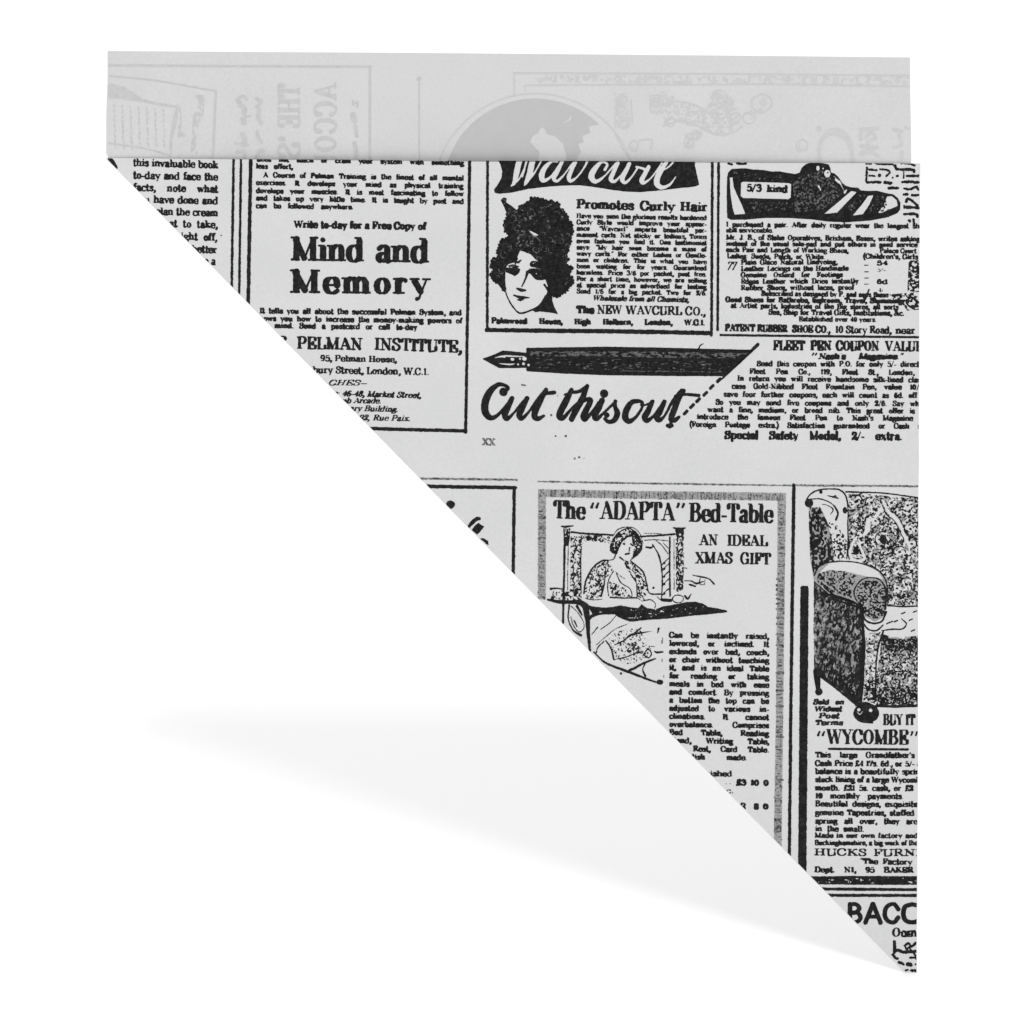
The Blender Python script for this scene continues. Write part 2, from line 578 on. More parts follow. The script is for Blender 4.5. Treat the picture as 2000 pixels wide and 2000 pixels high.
# ------------------------------------------------------------------ a slab-serif alphabet, drawn stroke by stroke
# l polyline (width by direction)  c curve  T thick line  t thin line  s serif x,y,half  o ellipse  . dot
G = {
'a': (56, "l 41,48 41,12;c 12,54 26,66 38,60 41,48;c 41,38 24,35 12,24 14,7 27,2 41,15;c 41,14 45,3 54,4;. 14,53,8"),
'b': (62, "l 15,98 15,3;s 9,99,8;c 15,48 30,65 48,58 53,33 46,8 30,1 15,14"),
'c': (54, "c 47,52 34,65 17,57 10,33 17,9 33,1 49,11;. 45,52,8"),
'd': (64, "l 47,98 47,4;s 41,99,8;s 53,3,7;c 47,50 33,65 15,57 9,33 15,8 31,1 47,14"),
'e': (56, "t 12,35 48,35;c 48,36 44,58 30,65 15,56 10,33 17,9 34,1 49,11"),
'f': (38, "l 18,4 18,78;c 18,76 24,96 40,94;. 38,90,7;t 5,65 34,65;s 18,3,13"),
'g': (56, "o 26,45,16,19;c 16,29 10,18 24,9 46,4 50,-12 30,-27 8,-18 12,-2 26,5;l 40,58 52,63"),
'h': (66, "l 15,98 15,4;s 9,99,8;c 15,48 30,65 45,60 49,44;l 49,46 49,4;s 15,3,13;s 49,3,13"),
'i': (34, "l 17,64 17,4;s 11,65,8;s 17,3,14;. 16,87,10"),
'j': (32, "l 19,64 19,-12;c 19,-8 14,-26 2,-22;s 13,65,8;. 18,87,10"),
'k': (64, "l 15,98 15,4;s 9,99,8;t 16,26 45,63;T 28,38 52,4;s 15,3,13;s 50,3,11;s 46,64,11"),
'l': (34, "l 17,98 17,4;s 11,99,8;s 17,3,14"),
'm': (94, "l 15,62 15,4;s 9,65,8;c 15,48 28,65 41,60 45,44;l 45,46 45,4;c 45,48 58,65 71,60 77,44;l 77,46 77,4;s 15,3,12;s 46,3,11;s 78,3,12"),
'n': (66, "l 15,62 15,4;s 9,65,8;c 15,48 30,65 45,60 49,44;l 49,46 49,4;s 15,3,13;s 49,3,13"),
'o': (58, "o 29,33,18,31"),
'p': (62, "l 15,62 15,-26;s 9,65,8;s 15,-27,13;c 15,50 30,65 48,58 53,33 46,8 30,1 15,14"),
'q': (62, "l 47,62 47,-26;s 47,-27,13;c 47,50 33,65 15,57 9,33 15,8 31,1 47,14"),
'r': (48, "l 15,62 15,4;s 9,65,8;c 15,44 26,62 40,60;. 39,56,8;s 17,3,15"),
's': (50, "c 42,52 30,65 14,58 14,42 34,29 41,15 28,1 8,12;. 9,14,5;. 42,52,5"),
't': (40, "l 17,84 17,16;c 17,18 22,1 37,9;t 4,65 33,65"),
'u': (66, "l 15,64 15,20;c 15,22 20,2 36,3 48,18;l 48,64 48,4;s 9,65,8;s 42,65,8;s 54,3,8"),
'v': (60, "T 12,62 30,6;t 31,5 50,62;s 11,65,12;s 50,65,10"),
'w': (84, "T 12,62 26,6;t 27,5 43,60;T 43,60 57,6;t 58,5 75,62;s 11,65,11;s 43,65,9;s 75,65,10"),
'x': (60, "T 14,62 46,5;t 45,62 13,5;s 13,65,10;s 47,65,10;s 13,3,10;s 48,3,11"),
'y': (60, "T 12,62 32,8;t 51,62 26,-20;. 20,-20,8;s 11,65,12;s 51,65,10"),
'z': (52, "t 8,63 44,63;T 42,60 10,6;t 8,3 45,3;l 8,63 8,52;l 45,3 45,16"),
'A': (80, "t 12,4 38,96;T 39,96 67,4;t 20,33 58,33;s 12,3,12;s 67,3,14"),
'B': (74, "l 18,96 18,4;s 12,97,10;s 12,3,10;c 18,97 44,97 57,78 44,55 18,52;c 24,53 50,51 64,28 48,5 18,3"),
'C': (72, "c 60,76 50,95 28,96 10,70 10,30 28,3 50,6 64,26;l 61,95 61,72"),
'D': (78, "l 18,96 18,4;s 12,97,10;s 12,3,10;c 18,97 44,97 62,80 68,50 62,20 44,3 18,3"),
'E': (70, "l 18,96 18,4;t 8,97 60,97;t 18,51 42,51;t 8,3 62,3;l 60,97 60,76;l 62,3 62,26;l 43,62 43,40"),
'F': (66, "l 18,96 18,4;t 8,97 58,97;t 18,50 40,50;s 18,3,14;l 58,97 58,76;l 41,61 41,39"),
'G': (78, "c 60,76 50,95 28,96 10,70 10,30 28,3 48,4 62,18;l 61,95 61,72;l 62,40 62,6;s 60,42,13"),
'H': (84, "l 19,96 19,4;l 64,96 64,4;t 19,50 64,50;s 19,97,14;s 64,97,14;s 19,3,14;s 64,3,14"),
'I': (40, "l 20,96 20,4;s 20,97,15;s 20,3,15"),
'J': (52, "l 34,96 34,24;c 34,28 30,3 14,4 8,20;s 34,97,14;. 11,22,8"),
'K': (80, "l 19,96 19,4;t 22,38 60,95;T 34,58 64,4;s 19,97,14;s 19,3,14;s 60,97,12;s 64,3,13"),
'L': (66, "l 18,96 18,4;s 18,97,14;t 8,3 60,3;l 60,3 60,28"),
'M': (98, "t 16,4 16,96;T 17,96 48,8;t 48,8 78,96;l 79,96 79,4;s 14,97,11;s 82,97,11;s 16,3,12;s 80,3,14;l 20,90 20,4"),
'N': (84, "t 17,4 17,96;T 17,96 64,6;t 65,6 65,96;s 14,97,11;s 65,97,13;s 17,3,13"),
'O': (80, "o 40,50,27,46"),
'P': (70, "l 18,96 18,4;s 12,97,10;s 18,3,14;c 18,97 46,97 60,74 46,48 18,46"),
'Q': (80, "o 40,50,27,46;T 38,22 66,-10"),
'R': (78, "l 18,96 18,4;s 12,97,10;s 18,3,14;c 18,97 46,97 58,75 44,52 18,50;T 38,50 64,4;s 67,3,9"),
'S': (64, "c 52,78 40,97 18,92 12,72 28,56 48,42 54,22 38,3 16,6 9,24;l 53,95 53,74;l 9,5 9,28"),
'T': (72, "l 36,96 36,4;t 6,97 66,97;s 36,3,14;l 7,97 7,76;l 65,97 65,76"),
'U': (80, "l 18,96 18,30;c 18,32 22,3 42,3 62,12 64,34;t 64,32 64,96;s 18,97,14;s 64,97,12"),
'V': (76, "T 12,96 37,6;t 38,6 64,96;s 12,97,13;s 64,97,12"),
'W': (108, "T 12,96 32,6;t 33,6 54,94;T 54,94 74,6;t 75,6 96,96;s 12,97,12;s 54,97,11;s 96,97,11"),
'X': (76, "T 14,96 60,4;t 60,96 14,4;s 13,97,12;s 61,97,12;s 13,3,12;s 62,3,13"),
'Y': (74, "T 12,96 37,48;t 62,96 38,48;l 37,50 37,4;s 12,97,12;s 62,97,12;s 37,3,14"),
'Z': (66, "t 10,97 56,97;T 55,94 10,6;t 9,3 58,3;l 10,97 10,78;l 58,3 58,22"),
'0': (62, "o 31,48,19,45"), '1': (44, "l 24,94 24,4;t 24,92 10,80;s 24,3,14"),
'2': (58, "c 12,70 20,94 40,92 46,70 30,38 10,8;t 10,6 50,6;. 14,70,7;l 50,6 50,22"),
'3': (58, "c 12,82 28,96 46,84 44,60 26,52;c 26,52 50,50 50,22 32,3 10,14;. 13,80,7;. 12,17,7"),
'4': (60, "l 42,94 42,4;t 42,94 8,30;t 8,30 56,30;s 42,3,12"),
'5': (58, "t 14,92 48,92;t 15,92 13,54;c 13,52 36,62 50,44 48,14 28,2 9,14;. 11,17,7"),
'6': (60, "c 46,86 26,88 12,54 14,14 32,2 48,20 46,46 30,56 13,38;. 45,82,7"),
'7': (56, "t 8,92 50,92;T 49,90 24,4;l 8,92 8,74"),
'8': (60, "o 30,72,15,22;o 30,26,18,25"), '9': (60, "c 14,10 34,8 48,42 46,82 28,94 12,76 14,50 30,40 47,58;. 15,14,7"),
'.': (26, ". 13,8,10"), ',': (26, ". 13,9,10;c 18,8 16,-8 7,-16"), ':': (28, ". 14,10,9;. 14,52,9"), ';': (28, ". 14,10,9;. 14,52,9"),
'-': (38, "t 6,32 32,32;t 6,29 32,29"), '_': (60, "t 2,32 58,32"), '/': (46, "t 8,-6 38,98"), '?': (52, "c 10,74 22,96 42,82 38,56 26,34;. 26,8,10"),
"'": (24, "l 12,98 12,76;. 12,92,7"), '"': (42, "t 10,76 17,98;. 11,76,8.5;t 30,76 37,98;. 31,76,8.5"),
'~': (42, "t 8,72 14,92;. 13,91,8.5;t 28,72 34,92;. 33,91,8.5"),
'(': (32, "c 24,102 8,60 10,20 24,-20"), ')': (32, "c 8,102 24,60 22,20 8,-20"), '&': (80, "c 62,50 40,6 14,6 10,30 40,56 44,84 28,92 20,76 66,4"),
'£': (60, "c 50,78 40,95 25,88 22,60 23,28 10,5;t 8,4 54,4;t 8,48 42,48;. 49,78,7;l 54,4 54,20"),
'#': (62, "t 6,6 30,96;t 50,96 28,50;t 28,50 56,10;l 30,90 30,8"), ' ': (34, ""),
'[': (30, "l 10,98 10,0;t 10,98 22,98;t 10,0 22,0"),
}
SANS = {
'A': (88, "l 10,6 42,94;l 44,94 78,6;l 22,34 66,34"),
'B': (80, "l 18,92 18,8;c 18,92 46,92 60,74 46,53 20,52;c 24,52 52,52 66,30 50,9 18,8"),
'C': (86, "c 72,70 54,93 28,88 13,66 13,34 28,12 54,7 72,30"),
'O': (90, "c 45,93 72,82 80,50 72,18 45,7 18,18 10,50 18,82 45,93"),
}
_cmd = {}


def parse(ch, tabl):
    key = (ch, id(tabl))
    if key in _cmd:
        return _cmd[key]
    w_, d = tabl.get(ch) or G.get(ch) or (50, "")
    out = []
    for p in d.split(';'):
        if not p:
            continue
        k, rest = p.split(' ', 1)
        nums = [tuple(float(v) for v in q.split(',')) for q in rest.split()]
        out.append((k, nums))
    _cmd[key] = (w_, out)
    return _cmd[key]


def glyph_strokes(ch, T, t, tabl, serif):
    w_, cmds = parse(ch, tabl)
    res = []
    for k, n in cmds:
        if k in 'lc':
            P = np.array(n, float)
            if k == 'c':
                P = smooth(P, 4)
            d = np.gradient(P, axis=0)
            sn = np.abs(d[:, 1]) / (np.hypot(d[:, 0], d[:, 1]) + 1e-6)
            res.append((P, t + (T - t) * sn ** 1.3))
        elif k == 'T':
            res.append((np.array(n), np.full(2, T * 0.95)))
        elif k == 't':
            res.append((np.array(n), np.full(2, t)))
        elif k == 's':
            if serif:
                x, y, h = n[0]
                yy = y + (t / 2 - 3 if y < 20 else -(t / 2 - 3))
                h = h + T * 0.22
                res.append((np.array([[x - h + t / 2, yy], [x + h - t / 2, yy]]), np.full(2, t)))
        elif k == 'o':
            x, y, rx, ry = n[0]
            a = np.linspace(0, 2 * np.pi, 17)
            P = np.stack([x + rx * np.cos(a), y + ry * np.sin(a)], 1)
            res.append((P, t + (T - t) * np.abs(np.cos(a)) ** 1.2))
        elif k == '.':
            x, y, r = n[0]
            res.append((np.array([[x, y]]), np.array([2 * r])))
    if serif:
        out = []
        for P, W in res:
            if len(P) > 1 and len(P) < 8 and W.max() > t * 1.15:
                P = P.astype(float).copy()
                for e in (0, -1):
                    y, hw = P[e, 1], W[e] / 2
                    if -5 < y < 12:
                        y = max(y, hw - 0.5)
                    elif y > 90:
                        y = min(y, 98.5 - hw)
                    elif 58 < y < 70:
                        y = min(y, 67.5 - hw)
                    elif y < -20:
                        y = max(y, -28.5 + hw)
                    P[e, 1] = y
            out.append((P, W))
        res = out
    return w_, res


def text(ink, s_, x0, y0, x1, y1, cap, T=22, t=11, fit=True, hs=1.0, slant=0.0, tabl=G, serif=True,
         mirror=None, jit=0.25, ls=0.0, cut=False, clip=None):
    """set a line of type from (x0,y0) to (x1,y1) on its baseline; cap = capital height"""
    if cap < 13.4 and serif:
        cap *= 0.90
        hs *= 1.12
        T += 5
        jit = 0.15
    k = cap / 97.0
    ws = [parse(c, tabl)[0] for c in s_]
    total = sum(w_ + ls for w_ in ws) - ls
    L = math.hypot(x1 - x0, y1 - y0)
    ux, uy = (x1 - x0) / L, (y1 - y0) / L
    if mirror is None:
        vx, vy = uy, -ux
    else:
        vx, vy = mirror
    gap = 0.0
    hsc = hs
    if fit:
        nat = total * k * hs
        nsp = s_.count(' ')
        if nat < L and nsp:
            hsc = hs * min(1.22, L / nat)
            gap = (L - total * k * hsc) / nsp
        else:
            hsc = hs * L / nat
    pos = 0.0
    r = np.random.default_rng(abs(hash_(s_)) % 99991)
    for c, w_ in zip(s_, ws):
        if c != ' ':
            _, S = glyph_strokes(c, T, t, tabl, serif)
            jx, jy = (r.random(2) - .5) * 2 * jit
            fat = 1 + (r.random() - .5) * 0.22 * min(1, jit * 3)
            for P, W in S:
                gx = (P[:, 0] + P[:, 1] * slant) * k * hsc + pos
                gy = P[:, 1] * k
                Q = np.stack([x0 + ux * gx + vx * gy + jx, y0 + uy * gx + vy * gy + jy], 1)
                ink.raw(Q, W * k * fat * (0.5 + 0.5 * min(hsc, 1.15)), cut)
            pos += (w_ + ls) * k * hsc
        else:
            pos += (w_ + ls) * k * hsc + gap


def hash_(s_):
    h = 7
    for c in s_:
        h = (h * 131 + ord(c)) % 1000003
    return h


def block(ink, lines, x0, x1, b0, pitch, cap, drop=0.0, T=25, t=13, hs=0.9, **kw):
    """paragraph of justified rows; a row may be (text, x0, x1)"""
    for i, ln in enumerate(lines):
        a, b = x0, x1
        if isinstance(ln, tuple):
            ln, a, b = ln
            a = x0 if a is None else a
            b = x1 if b is None else b
        y = b0 + pitch * i
        text(ink, ln, a, y + drop * (a - x0) / max(1, x1 - x0), b, y + drop * (b - x0) / max(1, x1 - x0), cap, T=T, t=t, hs=hs, **kw)


def rule(x0, y0, x1, y1, wd, mat=None, rough=.6, parent=None, name='printed_rule'):
    k_ = Ink(min(x0, x1) - wd - 2, min(y0, y1) - wd - 2, max(x0, x1) + wd + 2, max(y0, y1) + wd + 2)
    k_.line(x0, y0, x1, y1, wd)
    k_.rough = rough
    return k_.build(name, mat or M_INK, parent or FRONT)


# ================================================================== FRONT PANEL PRINT
# --- column at far left
i = Ink(200, 300, 440, 530)
ws = [("this invaluable book", 260, 426, 323.5, 327.5), ("to-day and face the", 260, 426, 348, 351.5), ("facts, note what", 260, 426, 372, 375),
      ("you have done and", 262, 426, 395, 398), ("plan the cream", 303, 426, 419, 421.5), ("what to take,", 305, 425, 442, 445),
      ("right off,", 345, 424, 467, 470), ("or better", 352, 424, 491.5, 494), ("to a", 392, 421, 515, 517)]
for s_, a, b, ya, yb in ws:
    text(i, s_, a, ya, b, yb, 14.5, T=27, t=15, hs=0.92)
i.st([(214, 309), (221, 317), (226, 327)], 8)
i.dot(432, 459, 1.6)
i.build('body_text', M_INK, FRONT)

rule(456.5, 300, 452.5, 565, 5.4)
rule(471, 300, 467, 585, 5.0)
rule(490, 300, 484.5, 610, 7.4)

# --- first advertisement
i = Ink(480, 300, 925, 850)
i.line(917.5, 300, 914, 560, 6.5)
i.line(914, 560, 909.5, 843, 6.2)
i.line(700, 836, 909.5, 840.5, 7.0)
i.rough = 0.6
i.build('border_rule', M_INK, FRONT)
i = Ink(490, 300, 915, 835)
rws = [("does not teach or cram your system with something", 502, 906, 313.5, 320), ("less effort,", 500, 572, 327.5, 328.5),
       ("A Course of Pelman Training is the finest of all mental", 514, 906, 344.7, 350), ("exercises. It develops your mind as physical training", 500, 905, 359.5, 365.5),
       ("develops your muscles. It is most fascinating to follow", 500, 906, 375.5, 380.5), ("and takes up very little time. It is taught by post and", 500, 906, 389.7, 395.8),
       ("can be followed anywhere.", 500, 690, 404.8, 407)]
for s_, a, b, ya, yb in rws:
    text(i, s_, a, ya, b, yb, 11.3, T=28, t=15, hs=0.85)
text(i, "Write to-day for a Free Copy of", 574, 443, 832, 446.5, 14, T=34, t=18)
for s_, a, b, ya, yb in [("It tells you all about the successful Pelman System, and", 507, 902, 611.5, 614), ("shows you how to increase the money-making powers of", 499, 903, 626.3, 630),
                         ("the mind. Send a postcard or call to-day", 504, 815, 640, 643)]:
    text(i, s_, a, ya, b, yb, 12.2, T=27, t=15, hs=0.85)
i.build('body_text', M_INK, FRONT)
i = Ink(555, 450, 850, 595, res=.6)
text(i, "Mind", 568, 507.5, 711, 509.3, 46, T=25, t=9, jit=0)
text(i, "and", 733, 509.5, 838, 511.2, 46, T=25, t=9, jit=0)
text(i, "Memory", 567, 571, 838, 573, 45, T=27, t=9, jit=0, ls=9)
i.rough = 0.45
i.build('headline', M_INK, FRONT, label='bold two-line headline in the middle of the first advertisement')
i = Ink(500, 650, 915, 830, res=.8)
text(i, "THE", 500, 679, 559, 680, 23.5, T=25, t=11)
text(i, "PELMAN", 580, 680.5, 708, 683, 23.5, T=25, t=11)
text(i, "INSTITUTE,", 731, 682.5, 902, 687, 23.5, T=25, t=11)
text(i, "95, Pelman House,", 625.5, 704.5, 775, 706.5, 13, T=26, t=14)
text(i, "bury Street, London, W.C.1.", 611, 728, 838, 731.5, 13.5, T=27, t=14)
text(i, "CHES_", 640, 752, 715, 752, 11.5, T=22, t=11, slant=.25)
text(i, "e: 46-48, Market Street,", 650, 772.5, 822, 776.5, 12.5, T=25, t=13, slant=.25)
text(i, "ub Arcade.", 667, 786.8, 744, 787, 12, T=24, t=12, slant=.25)
text(i, "ary Building.", 682, 801.8, 777, 803.5, 12, T=22, t=11, slant=.25)
text(i, "92, Rue Paix.", 700, 820, 801, 821.5, 12, T=22, t=11, slant=.25)
i.build('address_text', M_INK, FRONT)

# --- curls advertisement
i = Ink(940, 300, 1412, 668)
i.line(952.3, 300, 951.6, 641, 5.5)
i.line(950.5, 642.5, 1170, 644.5, 8.6)
i.line(1170, 644.5, 1386, 648.6, 8.6)
i.line(1391.3, 300, 1389.5, 653, 5.6)
rule(1403.5, 300, 1401.5, 642.5, 5.2)
i.rough = 0.7
i.build('border_rule', M_INK, FRONT)
i = Ink(955, 300, 1380, 380)
i.frame(920, 290, .2588)
i.poly([(195, 60), (222, 110), (236, 160), (228, 215), (200, 265), (172, 300), (178, 325), (215, 332), (330, 318), (430, 295), (560, 280), (700, 270), (820, 268), (930, 282),
        (1040, 300), (1150, 315), (1280, 320), (1420, 308), (1560, 292), (1690, 278), (1722, 266), (1705, 190), (1690, 120), (1694, 40)])
c = True
i.st9([(372, 60), (355, 120), (340, 190), (325, 250), (302, 272)], [34, 36, 34, 22, 6], cut=c)
i.st9([(302, 272), (350, 235), (390, 170), (430, 60)], [5, 8, 9, 9], cut=c)
i.st9([(470, 60), (455, 120), (440, 190), (415, 245), (402, 268)], [34, 38, 36, 22, 6], cut=c)
i.st9([(402, 268), (460, 200), (510, 120), (540, 60)], [5, 9, 9, 9], cut=c)
i.st9([(420, 60), (402, 150), (385, 210)], [6, 10, 4], cut=c)
i.st9([(655, 90), (610, 88), (560, 130), (533, 190), (545, 232), (600, 205), (655, 130), (680, 85)], [8, 14, 28, 36, 26, 12, 10, 10], cut=c)
i.st9([(690, 85), (650, 170), (625, 215), (650, 236), (700, 190), (745, 130), (775, 95)], [18, 22, 26, 16, 9, 9, 10], cut=c)
i.st9([(790, 95), (760, 150), (738, 205), (752, 236), (800, 205), (850, 140), (875, 92)], [16, 24, 28, 20, 9, 10, 14], cut=c)
i.st9([(1010, 150), (1028, 110), (985, 92), (930, 150), (908, 205), (940, 240), (1000, 205), (1060, 140), (1095, 100)], [16, 14, 16, 34, 38, 26, 10, 9, 10], cut=c)
i.st9([(1108, 100), (1070, 180), (1055, 222), (1080, 240), (1130, 195), (1185, 115)], [22, 26, 28, 18, 9, 10], cut=c)
i.st9([(1195, 105), (1160, 180), (1140, 225), (1165, 248), (1215, 200), (1262, 130)], [22, 26, 28, 18, 9, 10], cut=c)
i.st9([(1250, 130), (1290, 140), (1310, 148)], [14, 14, 18], cut=c)
i.st9([(1340, 130), (1310, 185), (1288, 230), (1300, 252), (1350, 220), (1400, 160), (1440, 100)], [24, 28, 30, 18, 9, 9, 9], cut=c)
i.st9([(1500, 60), (1450, 130), (1410, 200), (1402, 255), (1440, 285), (1500, 262), (1545, 205)], [14, 26, 36, 36, 26, 14, 5], cut=c)
i.st9([(1510, 60), (1525, 90), (1490, 130), (1440, 160)], [12, 12, 9, 6], cut=c)
i.build('lettering_banner', M_INK, FRONT, label='black waving banner with white script lettering')

i = Ink(955, 370, 1130, 625)
i.frame(940, 300, .17595)
hair = [(215, 500), (250, 470), (285, 480), (275, 525), (345, 570), (392, 612), (440, 560), (520, 525), (560, 475), (625, 485), (685, 475), (735, 525), (790, 512), (855, 540),
        (885, 600), (950, 650), (975, 725), (1015, 790), (1010, 860), (1000, 960), (985, 1020), (950, 1080), (960, 1150), (945, 1215), (1003, 1240), (985, 1330), (1020, 1390), (980, 1470),
        (935, 1535), (850, 1568), (780, 1565), (740, 1500), (500, 1450), (270, 1500), (255, 1525), (190, 1440), (110, 1340), (132, 1275), (104, 1220), (145, 1150), (205, 1155), (165, 1070), (190, 1015),
        (230, 950), (300, 895), (262, 850), (258, 790), (270, 690), (300, 680), (250, 570)]
i.poly(hair)
hair_z = i.z
SCAL = []
HS = smooth(hair, 8, True)
_acc = 0.0
for q_ in range(1, len(HS)):
    _acc += math.hypot(*(HS[q_] - HS[q_ - 1]))
    x_, y_ = HS[q_]
    if _acc > 30 and not (y_ > 1480 and 240 < x_ < 780) and not (y_ < 640 and x_ < 400):
        SCAL.append((x_, y_, 15 + 9 * math.sin(q_ * 3.7)))
        _acc = 0.0
for x_, y_, r_ in SCAL:
    i.dot(x_, y_, r_)
rr_ = np.random.default_rng(3)
for q_ in range(150):
    x, y = rr_.uniform(130, 990), rr_.uniform(500, 1480)
    if x > 640 and 1080 < y < 1480 and not (x > 930):
        continue
    r = rr_.uniform(14, 34)
    a0 = rr_.uniform(0, 6.28)
    arc = [(x + r * math.cos(a0 + a), y + r * math.sin(a0 + a)) for a in np.linspace(0, rr_.uniform(1.6, 4.2), 6)]
    i.st(arc, rr_.uniform(3.5, 7.5), cut=True)
for q_ in range(34):     # lighter mesh of the hair band
    x, y = rr_.uniform(390, 580), rr_.uniform(830, 1010)
    i.dot(x, y, rr_.uniform(5, 13), cut=True)
i.st([(545, 850), (590, 880), (625, 890)], [14, 30, 14], cut=True)
i.st([(600, 900), (640, 940), (665, 970)], [16, 12, 6], cut=True)
i.dot(490, 715, 20, cut=True)
i.dot(545, 705, 14, cut=True)
i.dot(740, 735, 14, cut=True)
i.dot(760, 810, 12, cut=True)
i.dot(900, 690, 12, cut=True)
face = [(268, 1260), (300, 1215), (375, 1190), (400, 1140), (415, 1095), (432, 1062), (475, 1075), (550, 1105), (600, 1160), (640, 1185), (655, 1240), (668, 1285), (695, 1340), (718, 1400),
        (745, 1480), (712, 1570), (645, 1655), (560, 1703), (450, 1738), (408, 1725), (340, 1625), (290, 1530), (264, 1430)]
i.poly(face, cut=True)
i.st([(260, 1320), (266, 1500), (315, 1630), (395, 1738), (450, 1757), (545, 1728), (640, 1675), (715, 1565)], [12, 14, 16, 18, 22, 18, 18, 18])
i.dot(362, 1288, 64, ry=40)
i.poly([(275, 1262), (330, 1262), (420, 1290), (385, 1340), (330, 1325), (270, 1300)])
i.st([(300, 1232), (350, 1222), (410, 1240)], [8, 14, 16])
i.st([(372, 1195), (410, 1192), (440, 1168)], [14, 26, 14])
i.st([(400, 1150), (380, 1210)], 16)
i.dot(582, 1212, 46, ry=36)
i.st([(620, 1190), (660, 1240), (690, 1330)], [10, 22, 26])
i.dot(588, 1196, 9, cut=True)
i.st([(285, 1270), (350, 1262), (412, 1278)], [22, 46, 40])
i.st([(505, 1300), (560, 1278), (640, 1285), (700, 1310)], [26, 38, 36, 30])
i.st([(560, 1325), (610, 1372), (680, 1380)], [16, 26, 22])
i.dot(600, 1318, 13, cut=True)
i.st([(512, 1305), (492, 1370), (470, 1420), (450, 1462)], [32, 22, 16, 12])
i.st([(404, 1485), (440, 1500), (490, 1503)], [14, 34, 14])
i.st([(365, 1560), (430, 1578), (480, 1580), (532, 1586)], [12, 26, 22, 8])
i.st([(405, 1612), (430, 1612), (470, 1600)], [10, 18, 8])
i.poly([(272, 1252), (330, 1232), (400, 1242), (426, 1285), (408, 1325), (368, 1347), (330, 1322), (272, 1302)])
i.st([(296, 1250), (340, 1246)], [4, 8], cut=True)
i.poly([(508, 1300), (530, 1278), (600, 1268), (680, 1280), (745, 1330), (705, 1385), (630, 1388), (590, 1362), (570, 1325), (530, 1318)])
i.dot(612, 1318, 8, cut=True)
i.dot(660, 1345, 5, cut=True)
i.poly([(540, 1205), (566, 1178), (620, 1178), (670, 1200), (700, 1275), (640, 1262), (600, 1250), (556, 1240)])
i.st([(575, 1205), (600, 1192)], [4, 7], cut=True)
i.st([(400, 1484), (445, 1502), (492, 1504)], [22, 42, 20])
i.st([(362, 1558), (430, 1580), (535, 1587)], [16, 34, 12])
i.st([(405, 1610), (440, 1610), (475, 1600)], [16, 26, 10])
i.st([(700, 1440), (735, 1490), (745, 1520)], [22, 28, 20])
i.poly([(738, 1500), (712, 1580), (650, 1665), (560, 1718), (600, 1748), (650, 1738), (700, 1745), (780, 1752), (856, 1772), (812, 1690), (790, 1620), (785, 1560)])
i.rough = 0.4
i.rough = 0.4
tn = Ink(955, 370, 1130, 625)
tn.frame(*hair_z)
tn.poly(hair)
for x_, y_, r_ in SCAL:
    tn.dot(x_, y_, r_ - 4)
tn.poly(face, cut=True)
tn.st([(545, 850), (590, 880), (625, 890)], [14, 30, 14], cut=True)
tn.rough = 0.2
tn.build('hair_shading', M_DTINT, FRONT)
i.build('woman_illustration', M_INK, FRONT, label='engraved head of a woman with dark curly hair')

i = Ink(1118, 380, 1390, 620, res=.8)
text(i, "Promotes", 1126, 404.5, 1238, 407.5, 17.5, T=33, t=14, hs=1.1, jit=0)
text(i, "Curly", 1250, 408, 1318, 409.5, 17.5, T=33, t=14, hs=1.1, jit=0)
text(i, "Hair", 1328, 409.5, 1382, 410.5, 17.5, T=33, t=14, hs=1.1, jit=0)
ls_ = ["Have you seen the glorious results hardened", "Curly Style would improve your appear-", "ance! \"Wavcurl\" imparts beautiful per-", "manent curls. Not sticky or tedious, Tones",
       "even fashion you find it. One testimonial", "says: \"My hair soon became a mass of", "wavy curls.\" For either Ladies or Gentle-", "men or children. This is what you have",
       "been waiting for for years. Guaranteed", "harmless. Price 3/6 per packet, post free.", "For a short time, however, we are selling", "at special price as advertised for testing",
       "Send 1/6 for a big packet. Two for 2/6."]
block(i, ls_, 1126, 1380, 423.3, 12.27, 10.2, drop=4.5, T=28, t=15, hs=0.85)
text(i, "Wholesale from all Chemists,", 1157, 584.5, 1345, 588.5, 11.5, T=27, t=14, slant=.25)
text(i, "The", 1126, 609.5, 1160, 610, 14.5, T=36, t=16)
text(i, "NEW", 1166, 610.5, 1215, 611.5, 17, T=24, t=11)
text(i, "WAVCURL CO.,", 1222, 611.5, 1378, 614.5, 16.5, T=24, t=11)
i.build('body_text', M_INK, FRONT)
i = Ink(955, 612, 1385, 640)
text(i, "Palmwood  House,  High  Holborn,  London,  W.C.1.", 960, 629.5, 1377, 634, 12.5, T=32, t=16, hs=.85)
i.build('address_text', M_INK, FRONT)

# --- shoe advertisement
i = Ink(1385, 300, 1800, 440)
i.frame(1380, 290, .2277)
i.poly([(176, 240), (185, 195), (215, 165), (330, 160), (400, 172), (480, 175), (560, 190), (620, 188), (700, 202), (760, 212), (798, 200), (815, 160), (850, 128), (900, 112), (940, 115), (1000, 120),
        (1048, 132), (1062, 165), (1066, 200), (1100, 210), (1130, 240), (1165, 290), (1195, 315), (1240, 328), (1300, 332), (1320, 355), (1400, 360), (1460, 358), (1540, 378), (1600, 390), (1640, 420),
        (1662, 460), (1660, 520), (1640, 548), (1560, 585), (1480, 600), (1400, 615), (1200, 628), (1050, 622), (900, 602), (700, 588), (500, 588), (330, 602), (210, 602), (176, 585), (172, 400)])
c = True
shoe_f = i.F.copy()
i.poly([(198, 240), (222, 236), (232, 320), (262, 390), (300, 470), (332, 552), (240, 558), (222, 500), (205, 380)], cut=c)
